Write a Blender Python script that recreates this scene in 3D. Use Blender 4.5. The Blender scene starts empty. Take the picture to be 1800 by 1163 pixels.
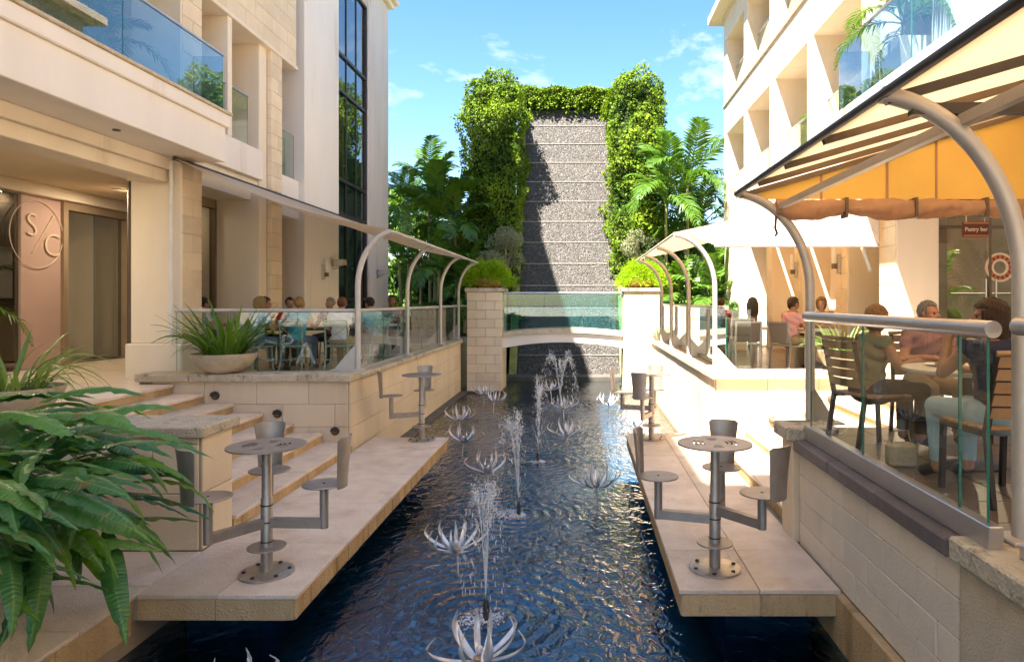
import bpy, math, random
import numpy as np
from mathutils import Vector, Matrix, noise

sc = bpy.context.scene
COL = sc.collection
PI = math.pi
rad = math.radians

# ------------------------------------------------------------------ camera
CAM_Z = 2.25
cam_data = bpy.data.cameras.new("camera")
cam_data.sensor_width = 36.0
cam_data.sensor_fit = 'HORIZONTAL'
cam_data.lens = 24.0
cam_data.shift_x = -120.0 / 1800.0
cam_data.shift_y = -53.5 / 1800.0
cam_data.clip_start = 0.05
cam_data.clip_end = 3000.0
cam = bpy.data.objects.new("camera", cam_data)
cam.location = (0, 0, CAM_Z)
cam.rotation_euler = (PI / 2, 0, 0)
COL.objects.link(cam)
sc.camera = cam

# ------------------------------------------------------------------ sun, sky, exposure
SUN_TRAVEL = Vector((0.33, 0.45, -1.0)).normalized()
to_sun = -SUN_TRAVEL
sun_data = bpy.data.lights.new("sun", 'SUN')
sun_data.energy = 3.41
sun_data.angle = rad(0.5)
sun_data.color = (1.0, 0.955, 0.89)
sun = bpy.data.objects.new("sun", sun_data)
sun.rotation_euler = SUN_TRAVEL.to_track_quat('-Z', 'Y').to_euler()
sun.location = (-10, -20, 40)
COL.objects.link(sun)

world = bpy.data.worlds.new("World")
sc.world = world
world.use_nodes = True
wn, wl = world.node_tree.nodes, world.node_tree.links
wn.clear()
w_out = wn.new('ShaderNodeOutputWorld')
w_bg = wn.new('ShaderNodeBackground')
w_bg.inputs['Strength'].default_value = 0.05
w_sky = wn.new('ShaderNodeTexSky')
w_sky.sky_type = 'NISHITA'
w_sky.sun_disc = False
w_sky.sun_elevation = math.asin(to_sun.z)
w_sky.sun_rotation = math.atan2(to_sun.x, to_sun.y)
w_sky.altitude = 0
w_sky.air_density = 1.0
w_sky.dust_density = 0.3
w_sky.ozone_density = 2.0
# thin fair-weather clouds all over the sky
w_tc = wn.new('ShaderNodeTexCoord')
w_map = wn.new('ShaderNodeMapping')
w_map.inputs['Scale'].default_value = (2.6, 2.6, 5.0)
w_map.inputs['Location'].default_value = (1.7, 0.35, 0.25)
w_no = wn.new('ShaderNodeTexNoise')
w_no.inputs['Scale'].default_value = 1.5
w_no.inputs['Detail'].default_value = 9.0
w_no.inputs['Roughness'].default_value = 0.62
w_no.inputs['Distortion'].default_value = 0.3
w_rmp = wn.new('ShaderNodeValToRGB')
w_rmp.color_ramp.elements[0].position = 0.555
w_rmp.color_ramp.elements[1].position = 0.75
w_mix = wn.new('ShaderNodeMixRGB')
w_mix.inputs['Color2'].default_value = (4.6, 4.8, 5.1, 1)
w_hs = wn.new('ShaderNodeHueSaturation')
w_hs.inputs['Saturation'].default_value = 1.25
wl.new(w_tc.outputs['Generated'], w_map.inputs['Vector'])
wl.new(w_map.outputs['Vector'], w_no.inputs['Vector'])
wl.new(w_no.outputs['Fac'], w_rmp.inputs['Fac'])
wl.new(w_rmp.outputs['Color'], w_mix.inputs['Fac'])
wl.new(w_sky.outputs['Color'], w_hs.inputs['Color'])
wl.new(w_hs.outputs['Color'], w_mix.inputs['Color1'])
wl.new(w_mix.outputs['Color'], w_bg.inputs['Color'])
wl.new(w_bg.outputs['Background'], w_out.inputs['Surface'])

sc.view_settings.view_transform = 'Standard'
sc.view_settings.look = 'None'
sc.view_settings.exposure = 2.964
sc.view_settings.gamma = 1.0
sc.view_settings.use_white_balance = True
sc.view_settings.white_balance_temperature = 7050
sc.view_settings.white_balance_tint = 11
sc.view_settings.use_curve_mapping = False
sc.render.engine = 'CYCLES'
sc.cycles.use_denoising = True
sc.cycles.max_bounces = 12
sc.cycles.diffuse_bounces = 8
sc.cycles.transparent_max_bounces = 24
sc.cycles.caustics_reflective = False
sc.cycles.caustics_refractive = False

# ------------------------------------------------------------------ helpers
RNG = random.Random(11)
NR = np.random.default_rng(5)


class MB:
    """collects simple solids and links them as ONE mesh object"""
    def __init__(self):
        self.v, self.f, self.m = [], [], []

    def add(self, vs, fs, m=0):
        o = len(self.v)
        self.v.extend([tuple(p) for p in vs])
        for f in fs:
            self.f.append(tuple(i + o for i in f))
            self.m.append(m)
        return self

    def box(self, x0, x1, y0, y1, z0, z1, m=0):
        vs = [(x0, y0, z0), (x1, y0, z0), (x1, y1, z0), (x0, y1, z0), (x0, y0, z1), (x1, y0, z1), (x1, y1, z1), (x0, y1, z1)]
        fs = [(3, 2, 1, 0), (4, 5, 6, 7), (0, 1, 5, 4), (1, 2, 6, 5), (2, 3, 7, 6), (3, 0, 4, 7)]
        return self.add(vs, fs, m)

    def cbox(self, x0, x1, y0, y1, z0, z1, b=0.008, m=0):
        """box with chamfered edges"""
        b = min(b, abs(x1 - x0) * .45, abs(y1 - y0) * .45, abs(z1 - z0) * .45)
        X, Y, Z = (x0, x1), (y0, y1), (z0, z1)
        vs, idx = [], {}
        for i in (0, 1):
            for j in (0, 1):
                for k in (0, 1):
                    sx, sy, sz = (b if i == 0 else -b), (b if j == 0 else -b), (b if k == 0 else -b)
                    for a in range(3):
                        p = [X[i] + sx, Y[j] + sy, Z[k] + sz]
                        p[a] = (X[i], Y[j], Z[k])[a]
                        idx[(i, j, k, a)] = len(vs)
                        vs.append(tuple(p))
        fs = []
        for a in range(3):
            o = [q for q in range(3) if q != a]
            for s in (0, 1):
                ring = []
                for (u, w) in ((0, 0), (1, 0), (1, 1), (0, 1)):
                    c = [0, 0, 0]
                    c[a] = s; c[o[0]] = u; c[o[1]] = w
                    ring.append(idx[(c[0], c[1], c[2], a)])
                flip = (s == 0) != (a == 1)
                fs.append(tuple(reversed(ring)) if flip else tuple(ring))
        for a in range(3):            # edges along axis a
            o = [q for q in range(3) if q != a]
            for u in (0, 1):
                for w in (0, 1):
                    c0 = [0, 0, 0]; c1 = [0, 0, 0]
                    c0[o[0]] = c1[o[0]] = u; c0[o[1]] = c1[o[1]] = w
                    c1[a] = 1
                    q = (idx[(*c0, o[0])], idx[(*c1, o[0])], idx[(*c1, o[1])], idx[(*c0, o[1])])
                    flip = ((u == w) != (a == 1))
                    fs.append(q if not flip else tuple(reversed(q)))
        for i in (0, 1):
            for j in (0, 1):
                for k in (0, 1):
                    t = (idx[(i, j, k, 0)], idx[(i, j, k, 1)], idx[(i, j, k, 2)])
                    fs.append(t if (i + j + k) % 2 == 1 else tuple(reversed(t)))
        return self.add(vs, fs, m)

    def prism(self, poly, axis, a0, a1, m=0):
        """polygon in the two other axes (in x,y,z order) pushed along axis"""
        n = len(poly)
        def mk(p, a):
            if axis == 'x': return (a, p[0], p[1])
            if axis == 'y': return (p[0], a, p[1])
            return (p[0], p[1], a)
        vs = [mk(p, a0) for p in poly] + [mk(p, a1) for p in poly]
        fs = [tuple(range(n)), tuple(range(2 * n - 1, n - 1, -1))]
        for i in range(n):
            j = (i + 1) % n
            fs.append((i, i + n, j + n, j))
        return self.add(vs, fs, m)

    def bar(self, p0, p1, w, h, m=0, up=(0, 0, 1)):
        p0, p1 = Vector(p0), Vector(p1)
        d = (p1 - p0).normalized()
        u = Vector(up)
        s = d.cross(u)
        if s.length < 1e-4: s = d.cross(Vector((1, 0, 0)))
        s.normalize()
        t = s.cross(d)
        vs = []
        for p in (p0, p1):
            for a, b in ((-1, -1), (1, -1), (1, 1), (-1, 1)):
                vs.append(p + s * a * w / 2 + t * b * h / 2)
        return self.add(vs, [(0, 1, 2, 3), (7, 6, 5, 4), (0, 4, 5, 1), (1, 5, 6, 2), (2, 6, 7, 3), (3, 7, 4, 0)], m)

    def tube(self, pts, r, n=8, m=0, caps=True):
        pts = [Vector(p) for p in pts]
        k = len(pts)
        rs = r if isinstance(r, (list, tuple)) else [r] * k
        o = len(self.v)
        t0 = (pts[1] - pts[0]).normalized()
        s = t0.cross(Vector((0, 0, 1)))
        if s.length < 1e-3: s = t0.cross(Vector((1, 0, 0)))
        s.normalize()
        for i, p in enumerate(pts):
            if i == 0: t = pts[1] - pts[0]
            elif i == k - 1: t = pts[-1] - pts[-2]
            else: t = pts[i + 1] - pts[i - 1]
            t.normalize()
            s = (s - t * s.dot(t)).normalized()
            b = t.cross(s)
            for j in range(n):
                a = 2 * PI * j / n
                self.v.append(tuple(p + (s * math.cos(a) + b * math.sin(a)) * rs[i]))
        for i in range(k - 1):
            for j in range(n):
                j2 = (j + 1) % n
                self.f.append((o + i * n + j, o + i * n + j2, o + (i + 1) * n + j2, o + (i + 1) * n + j)); self.m.append(m)
        if caps:
            self.f.append(tuple(o + j for j in reversed(range(n)))); self.m.append(m)
            self.f.append(tuple(o + (k - 1) * n + j for j in range(n))); self.m.append(m)
        return self

    def lathe(self, prof, n=24, c=(0, 0, 0), m=0, caps=True):
        o = len(self.v)
        for r, z in prof:
            for j in range(n):
                a = 2 * PI * j / n
                self.v.append((c[0] + r * math.cos(a), c[1] + r * math.sin(a), c[2] + z))
        for i in range(len(prof) - 1):
            for j in range(n):
                j2 = (j + 1) % n
                self.f.append((o + i * n + j, o + i * n + j2, o + (i + 1) * n + j2, o + (i + 1) * n + j)); self.m.append(m)
        if caps:
            self.f.append(tuple(o + j for j in reversed(range(n)))); self.m.append(m)
            self.f.append(tuple(o + (len(prof) - 1) * n + j for j in range(n))); self.m.append(m)
        return self

    def cyl(self, c, r, z0, z1, n=20, m=0):
        return self.lathe([(r, z0), (r, z1)], n, c, m)

    def ball(self, c, r, nu=12, nv=8, m=0):
        if not isinstance(r, (list, tuple)): r = (r, r, r)
        o = len(self.v)
        self.v.append((c[0], c[1], c[2] - r[2]))
        for i in range(1, nv):
            t = -PI / 2 + PI * i / nv
            for j in range(nu):
                a = 2 * PI * j / nu
                self.v.append((c[0] + r[0] * math.cos(t) * math.cos(a), c[1] + r[1] * math.cos(t) * math.sin(a), c[2] + r[2] * math.sin(t)))
        self.v.append((c[0], c[1], c[2] + r[2]))
        top = len(self.v) - 1
        for j in range(nu):
            j2 = (j + 1) % nu
            self.f.append((o, o + 1 + j2, o + 1 + j)); self.m.append(m)
            self.f.append((top, o + 1 + (nv - 2) * nu + j, o + 1 + (nv - 2) * nu + j2)); self.m.append(m)
            for i in range(nv - 2):
                self.f.append((o + 1 + i * nu + j, o + 1 + i * nu + j2, o + 1 + (i + 1) * nu + j2, o + 1 + (i + 1) * nu + j)); self.m.append(m)
        return self

    def mesh(self, name, mats, smooth=None):
        me = bpy.data.meshes.new(name)
        me.from_pydata(self.v, [], self.f)
        if not isinstance(mats, (list, tuple)): mats = [mats]
        for mt in mats: me.materials.append(M[mt] if isinstance(mt, str) else mt)
        if len(mats) > 1: me.polygons.foreach_set('material_index', self.m)
        if smooth is not None:
            me.polygons.foreach_set('use_smooth', [True] * len(me.polygons))
            if smooth < 180: me.set_sharp_from_angle(angle=rad(smooth))
        me.update()
        return me

    def build(self, name, mats, parent=None, loc=(0, 0, 0), rot=(0, 0, 0), smooth=None):
        return place(name, self.mesh(name, mats, smooth), parent, loc, rot)


def place(name, me, parent=None, loc=(0, 0, 0), rot=(0, 0, 0), scale=None):
    o = bpy.data.objects.new(name, me)
    COL.objects.link(o)
    o.location = loc
    o.rotation_euler = rot
    if scale is not None: o.scale = scale if isinstance(scale, (tuple, list)) else (scale,) * 3
    if parent: o.parent = parent
    return o


def tag(o, label=None, cat=None, group=None, kind=None):
    if label: o['label'] = label
    if cat: o['category'] = cat
    if group: o['group'] = group
    if kind: o['kind'] = kind
    return o


def thing(name, label, cat, loc=(0, 0, 0), rz=0.0, group=None):
    o = bpy.data.objects.new(name, None)
    o.empty_display_size = 0.1
    COL.objects.link(o)
    o.location = loc
    o.rotation_euler = (0, 0, rz)
    return tag(o, label, cat, group)


def copy_tree(o, parent=None):
    c = o.copy()
    COL.objects.link(c)
    c.parent = parent
    for ch in list(o.children): copy_tree(ch, c)
    return c


def struct(o):
    o['kind'] = 'structure'
    return o


_blk = {}
def block_mesh(sx, sy, sz, mat, b=0.006):
    k = (round(sx, 3), round(sy, 3), round(sz, 3), mat, b)
    if k not in _blk:
        _blk[k] = MB().cbox(-sx / 2, sx / 2, -sy / 2, sy / 2, -sz / 2, sz / 2, b).mesh('block', mat)
    return _blk[k]


def blockwork(parent, axis, plane, out, a0, a1, z0, z1, course, length, mat, name='stone_block', joint=0.008, proud=0.012, thick=0.05, skip=None):
    """running bond of separate stones on a face. axis 'x' or 'y' = direction the courses run, plane = coordinate of the core's face, out = +-1"""
    n = max(1, round((z1 - z0) / course)); ch = (z1 - z0) / n
    for i in range(n):
        off = 0 if i % 2 == 0 else length / 2
        cuts = [a0]
        p = a0 - off + length
        while p < a1 - length * .22:
            if p > a0 + length * .22: cuts.append(p)
            p += length
        cuts.append(a1)
        zc = z0 + (i + .5) * ch
        for s, e in zip(cuts[:-1], cuts[1:]):
            if skip and skip((s + e) / 2, zc): continue
            L = e - s - joint
            pr = plane + out * (proud + RNG.uniform(-.0025, .0025) - thick / 2)
            if axis == 'x': place(name, block_mesh(L, thick, ch - joint, mat), parent, ((s + e) / 2, pr, zc))
            else: place(name, block_mesh(thick, L, ch - joint, mat), parent, (pr, (s + e) / 2, zc))


def tiles(parent, x0, x1, y0, y1, z, sx, sy, mat, name='tile', th=0.03, joint=0.006, skip=None, stagger=False):
    nx = max(1, round((x1 - x0) / sx)); ny = max(1, round((y1 - y0) / sy))
    dx, dy = (x1 - x0) / nx, (y1 - y0) / ny
    for j in range(ny):
        for i in range(nx):
            cx, cy = x0 + (i + .5) * dx, y0 + (j + .5) * dy
            if skip and skip(cx, cy): continue
            place(name, block_mesh(dx - joint, dy - joint, th, mat, .004), parent, (cx, cy, z - th / 2 + RNG.uniform(-.001, .001)))


# ------------------------------------------------------------------ materials
M = {}

def nodes(name):
    m = bpy.data.materials.new(name)
    m.use_nodes = True
    nt = m.node_tree
    b = nt.nodes['Principled BSDF']
    M[name] = m
    return m, nt, b


def surf(name, c1, c2=None, scale=3.0, rough=0.7, bump=0.0, bscale=30.0, rnd=0.0, metal=0.0, spec=0.3, stain=None, coords='pos', streak=False, pits=None, stain2=None):
    """base colour c1..c2 by world-space noise, a little per-object variation, fine relief, optional stains (colour, scale, threshold, strength)"""
    m, nt, b = nodes(name)
    N, L = nt.nodes, nt.links
    b.inputs['Roughness'].default_value = rough
    b.inputs['Metallic'].default_value = metal
    b.inputs['Specular IOR Level'].default_value = spec
    c2 = c2 or tuple(x * .82 for x in c1)
    if coords == 'pos':
        g = N.new('ShaderNodeNewGeometry'); vec = g.outputs['Position']
    else:
        g = N.new('ShaderNodeTexCoord'); vec = g.outputs['Object']
    if streak:
        mp = N.new('ShaderNodeMapping'); mp.inputs['Scale'].default_value = (1, 1, .18)
        L.new(vec, mp.inputs['Vector']); svec = mp.outputs['Vector']
    else: svec = vec
    no = N.new('ShaderNodeTexNoise'); no.inputs['Scale'].default_value = scale
    no.inputs['Detail'].default_value = 6; no.inputs['Roughness'].default_value = .62
    L.new(svec, no.inputs['Vector'])
    rp = N.new('ShaderNodeValToRGB')
    rp.color_ramp.elements[0].position = .32; rp.color_ramp.elements[1].position = .68
    rp.color_ramp.elements[0].color = (*c2, 1); rp.color_ramp.elements[1].color = (*c1, 1)
    L.new(no.outputs['Fac'], rp.inputs['Fac'])
    col = rp.outputs['Color']
    if rnd:
        oi = N.new('ShaderNodeObjectInfo')
        mr = N.new('ShaderNodeMapRange')
        mr.inputs['To Min'].default_value = 1 - rnd; mr.inputs['To Max'].default_value = 1 + rnd
        L.new(oi.outputs['Random'], mr.inputs['Value'])
        hs = N.new('ShaderNodeHueSaturation')
        L.new(mr.outputs['Result'], hs.inputs['Value']); L.new(col, hs.inputs['Color'])
        col = hs.outputs['Color']
    for sq in [q for q in (stain, stain2) if q]:
        sc_, ss, th, st = sq
        n2 = N.new('ShaderNodeTexNoise'); n2.inputs['Scale'].default_value = ss
        n2.inputs['Detail'].default_value = 8; n2.inputs['Roughness'].default_value = .7
        L.new(svec, n2.inputs['Vector'])
        r2 = N.new('ShaderNodeMapRange'); r2.inputs['From Min'].default_value = th; r2.inputs['From Max'].default_value = th + .14
        r2.inputs['To Max'].default_value = st
        L.new(n2.outputs['Fac'], r2.inputs['Value'])
        mx = N.new('ShaderNodeMixRGB'); mx.inputs['Color2'].default_value = (*sc_, 1)
        L.new(r2.outputs['Result'], mx.inputs['Fac']); L.new(col, mx.inputs['Color1'])
        col = mx.outputs['Color']
    L.new(col, b.inputs['Base Color'])
    if bump:
        n3 = N.new('ShaderNodeTexNoise'); n3.inputs['Scale'].default_value = bscale; n3.inputs['Detail'].default_value = 5
        L.new(vec, n3.inputs['Vector'])
        bp = N.new('ShaderNodeBump'); bp.inputs['Strength'].default_value = bump; bp.inputs['Distance'].default_value = .02
        h = n3.outputs['Fac']
        if pits:
            vo = N.new('ShaderNodeTexVoronoi'); vo.inputs['Scale'].default_value = pits
            L.new(vec, vo.inputs['Vector'])
            mm = N.new('ShaderNodeMath'); mm.operation = 'MULTIPLY'
            L.new(vo.outputs['Distance'], mm.inputs[0]); L.new(h, mm.inputs[1]); h = mm.outputs[0]
        L.new(h, bp.inputs['Height']); L.new(bp.outputs['Normal'], b.inputs['Normal'])
    return m


def leafmat(name, c1, c2, trans=0.35, rough=0.42, attr=True, tint=(1.25, 1.3, .55), spec=.4):
    """leaf: diffuse/gloss with light coming through; colour varies leaf by leaf"""
    m, nt, b = nodes(name)
    N, L = nt.nodes, nt.links
    if attr:
        a = N.new('ShaderNodeAttribute'); a.attribute_name = 'v'; fac = a.outputs['Fac']
    else:
        a = N.new('ShaderNodeObjectInfo'); fac = a.outputs['Random']
    rp = N.new('ShaderNodeValToRGB')
    rp.color_ramp.elements[0].color = (*c1, 1); rp.color_ramp.elements[1].color = (*c2, 1)
    L.new(fac, rp.inputs['Fac'])
    b.inputs['Roughness'].default_value = rough
    b.inputs['Specular IOR Level'].default_value = spec
    L.new(rp.outputs['Color'], b.inputs['Base Color'])
    tr = N.new('ShaderNodeBsdfTranslucent')
    mu = N.new('ShaderNodeMixRGB'); mu.blend_type = 'MULTIPLY'; mu.inputs['Fac'].default_value = 1
    mu.inputs['Color2'].default_value = (*tint, 1)
    L.new(rp.outputs['Color'], mu.inputs['Color1']); L.new(mu.outputs['Color'], tr.inputs['Color'])
    mx = N.new('ShaderNodeMixShader'); mx.inputs['Fac'].default_value = trans
    out = N['Material Output']
    L.new(b.outputs['BSDF'], mx.inputs[1]); L.new(tr.outputs['BSDF'], mx.inputs[2]); L.new(mx.outputs['Shader'], out.inputs['Surface'])
    return m


def fabric(name, c, tcol, trans=.5, rough=.85, spec=.1):
    m, nt, b = nodes(name)
    N, L = nt.nodes, nt.links
    g = N.new('ShaderNodeNewGeometry')
    no = N.new('ShaderNodeTexNoise'); no.inputs['Scale'].default_value = 2.2; no.inputs['Detail'].default_value = 5
    L.new(g.outputs['Position'], no.inputs['Vector'])
    rp = N.new('ShaderNodeValToRGB'); rp.color_ramp.elements[0].position = .3; rp.color_ramp.elements[1].position = .7
    rp.color_ramp.elements[0].color = (*[x * .86 for x in c], 1); rp.color_ramp.elements[1].color = (*c, 1)
    L.new(no.outputs['Fac'], rp.inputs['Fac'])
    L.new(rp.outputs['Color'], b.inputs['Base Color'])
    b.inputs['Roughness'].default_value = rough; b.inputs['Specular IOR Level'].default_value = spec
    wv = N.new('ShaderNodeTexNoise'); wv.inputs['Scale'].default_value = 7; wv.inputs['Detail'].default_value = 2
    L.new(g.outputs['Position'], wv.inputs['Vector'])
    bp = N.new('ShaderNodeBump'); bp.inputs['Strength'].default_value = .35; bp.inputs['Distance'].default_value = .03
    L.new(wv.outputs['Fac'], bp.inputs['Height']); L.new(bp.outputs['Normal'], b.inputs['Normal'])
    if trans:
        tr = N.new('ShaderNodeBsdfTranslucent'); tr.inputs['Color'].default_value = (*tcol, 1)
        mx = N.new('ShaderNodeMixShader'); mx.inputs['Fac'].default_value = trans
        L.new(b.outputs['BSDF'], mx.inputs[1]); L.new(tr.outputs['BSDF'], mx.inputs[2])
        L.new(mx.outputs['Shader'], N['Material Output'].inputs['Surface'])
    return m


def glass(name, tint=(.90, .97, .94), ior=1.5, gain=1.0, rough=0.0, refl=(1, 1, 1)):
    """thin sheet glass: clear tinted pane that mirrors more towards grazing angles"""
    m = bpy.data.materials.new(name); m.use_nodes = True
    N, L = m.node_tree.nodes, m.node_tree.links
    N.clear()
    out = N.new('ShaderNodeOutputMaterial')
    t = N.new('ShaderNodeBsdfTransparent'); t.inputs['Color'].default_value = (*tint, 1)
    g = N.new('ShaderNodeBsdfGlossy'); g.inputs['Roughness'].default_value = rough; g.inputs['Color'].default_value = (*refl, 1)
    fr = N.new('ShaderNodeFresnel'); fr.inputs['IOR'].default_value = ior
    mu = N.new('ShaderNodeMath'); mu.operation = 'MULTIPLY'; mu.inputs[1].default_value = gain; mu.use_clamp = True
    mx = N.new('ShaderNodeMixShader')
    ge = N.new('ShaderNodeNewGeometry'); inv = N.new('ShaderNodeMath'); inv.operation = 'SUBTRACT'; inv.inputs[0].default_value = 1.0
    fm = N.new('ShaderNodeMath'); fm.operation = 'MULTIPLY'
    L.new(ge.outputs['Backfacing'], inv.inputs[1]); L.new(fr.outputs['Fac'], mu.inputs[0])
    L.new(mu.outputs[0], fm.inputs[0]); L.new(inv.outputs[0], fm.inputs[1]); L.new(fm.outputs[0], mx.inputs['Fac'])
    L.new(t.outputs['BSDF'], mx.inputs[1]); L.new(g.outputs['BSDF'], mx.inputs[2]); L.new(mx.outputs['Shader'], out.inputs['Surface'])
    M[name] = m
    return m


# stone and plaster
surf('plaster_cream', (.82, .72, .58), (.76, .65, .51), 1.6, .85, .12, 60, stain=((.48, .385, .28), 1.1, .58, .5), streak=True)
surf('plaster_white', (.86, .80, .73), (.80, .735, .66), 1.2, .85, .10, 60, stain=((.50, .43, .36), 1.4, .58, .5), streak=True)
surf('plaster_grey', (.72, .63, .57), (.63, .54, .49), 1.6, .85, .12, 50, stain=((.30, .26, .23), 2.2, .60, .6), streak=True)
surf('block_cream', (.80, .67, .49), (.72, .58, .41), 2.5, .85, .25, 45, rnd=.07, stain=((.45, .33, .2), 2.0, .64, .4))
surf('block_pale', (.80, .72, .62), (.72, .64, .53), 2.2, .88, .5, 55, rnd=.05, stain=((.42, .35, .26), 1.6, .62, .4))
surf('joint', (.40, .32, .225), None, 4, .9)
surf('stucco_rough', (.68, .59, .46), (.57, .49, .36), 5, .92, .9, 70, stain=((.36, .29, .19), 3, .6, .5))
surf('terrace_stone', (.78, .65, .48), (.70, .56, .39), 1.3, .8, .2, 30, rnd=.05, stain=((.42, .29, .14), 1.2, .58, .5), streak=True)
surf('coping', (.62, .53, .40), (.46, .38, .27), 6, .9, .8, 28, rnd=.06, stain=((.10, .085, .055), 4.5, .55, .8), pits=40)
surf('coping_pale', (.66, .57, .43), (.50, .41, .29), 6, .9, .8, 28, rnd=.05, stain=((.34, .27, .15), 5, .58, .7), pits=40)
surf('coping_moss', (.62, .56, .44), (.48, .42, .32), 6, .9, .9, 30, stain=((.045, .05, .02), 3.2, .50, .92), pits=40)
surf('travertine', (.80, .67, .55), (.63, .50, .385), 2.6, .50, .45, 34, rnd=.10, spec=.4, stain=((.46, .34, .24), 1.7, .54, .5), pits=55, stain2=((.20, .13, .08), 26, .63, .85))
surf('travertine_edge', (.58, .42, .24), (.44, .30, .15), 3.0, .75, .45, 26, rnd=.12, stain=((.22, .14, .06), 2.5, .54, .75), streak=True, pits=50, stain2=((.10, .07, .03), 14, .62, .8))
surf('floor_tile', (.70, .59, .46), (.60, .49, .37), 2, .35, .1, 30, rnd=.06, spec=.5)
surf('brown_tile', (.17, .125, .09), (.12, .09, .065), 3, .35, .1, 30, rnd=.16, spec=.5)
surf('slate', (.19, .165, .165), (.13, .115, .12), 5, .6, .2, 40, rnd=.12)
surf('soffit', (.82, .70, .52), (.78, .66, .48), 1, .9)
surf('ground', (.24, .20, .15), (.16, .14, .10), .6, .95, .3, 8)
surf('soil', (.10, .07, .045), (.06, .045, .03), 6, .95, .8, 18)
surf('pool_floor', (.10, .27, .44), (.07, .18, .29), 1.4, .8, stain=((.10, .085, .05), .7, .52, .8))
surf('pool_rim', (.15, .14, .12), (.09, .085, .07), 3, .7, .3, 30)
surf('pink_panel', (.52, .36, .31), (.49, .335, .29), 2, .6)
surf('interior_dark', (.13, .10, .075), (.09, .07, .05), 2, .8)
surf('mirrored_sky_blue', (.26, .36, .46), (.20, .28, .37), 2, .8)  # blue-grey stands in for the sky mirrored in the tower window
surf('bounce_stone', (.66, .58, .47), (.56, .49, .39), .7, .8, .1, 20)
surf('plaster_sand', (.80, .71, .58), (.74, .645, .515), 1.3, .85, .10, 60, stain=((.50, .42, .32), 1.4, .58, .5), streak=True)
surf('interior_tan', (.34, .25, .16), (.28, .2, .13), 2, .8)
surf('counter_white', (.66, .64, .6), None, 2, .5)
# metals, timber
surf('aluminium', (.56, .545, .54), (.50, .485, .48), 5, .34, metal=.75, spec=.5)
surf('post_paint', (.56, .53, .50), (.50, .47, .44), 4, .45, metal=.25, spec=.4)
surf('dark_frame', (.05, .042, .038), None, 4, .45, spec=.4)
surf('bronze_frame', (.17, .12, .08), None, 4, .4, spec=.4)
surf('table_steel', (.42, .37, .33), (.34, .29, .255), 9, .42, .05, 90, metal=.55, spec=.5, coords='obj')
surf('base_steel', (.47, .42, .36), (.36, .30, .24), 9, .4, .1, 60, metal=.6, spec=.5, coords='obj', stain=((.20, .11, .05), 12, .58, .6))
surf('lotus_white', (.74, .73, .72), (.62, .61, .60), 12, .28, metal=.35, spec=.5, stain=((.40, .30, .2), 14, .66, .5))
surf('lotus_core', (.52, .36, .24), None, 6, .4, metal=.3)
surf('green_metal', (.24, .33, .28), (.19, .27, .23), 8, .45, spec=.4, coords='obj')
surf('chair_black', (.028, .026, .026), None, 6, .4, spec=.4, coords='obj')
surf('sling_grey', (.25, .21, .18), None, 20, .8, coords='obj')
surf('wood_slat', (.42, .27, .15), (.33, .2, .105), 8, .5, .15, 40, rnd=.1, coords='obj')
surf('sign_brown', (.16, .045, .02), None, 3, .5)
surf('sign_orange', (.62, .20, .09), None, 3, .5)
surf('sign_cream', (.80, .66, .48), None, 3, .5)
surf('white_paint', (.80, .78, .74), None, 3, .45)
surf('dark_ornament', (.06, .06, .065), None, 3, .6, .3, 30)
surf('bowl_stone', (.55, .47, .35), (.44, .37, .26), 8, .9, .6, 45, stain=((.25, .2, .13), 5, .6, .5), coords='obj')
surf('terracotta', (.55, .24, .11), (.45, .19, .09), 6, .8, .2, 30)
surf('bark', (.30, .24, .16), (.19, .15, .10), 6, .9, .6, 20)
surf('palm_stem', (.23, .25, .09), (.30, .27, .14), 5, .6, .3, 25)
# glass
glass('glass_clear', (.945, .975, .96), 1.5, 1.3)
glass('glass_bridge', (.60, .83, .85), 1.5, 2.0)
glass('glass_balcony', (.66, .79, .86), 1.6, 2.2)
glass('glass_green', (.86, .93, .90), 1.5, 1.8)
glass('glass_window', (.74, .74, .71), 1.55, 2.0)
glass('glass_tower', (.55, .62, .66), 1.55, 1.5)
surf('glass_edge', (.015, .20, .15), None, 3, .15, spec=.6)
# cloths
fabric('awning_cream', (.78, .66, .52), (.98, .82, .62), .46)
fabric('awning_white', (.86, .81, .74), (.85, .7, .5), .22)
fabric('awning_gold', (.90, .66, .24), (1.0, .80, .36), .5)
fabric('awning_roll', (.60, .40, .27), (.7, .42, .22), .35)
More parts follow.
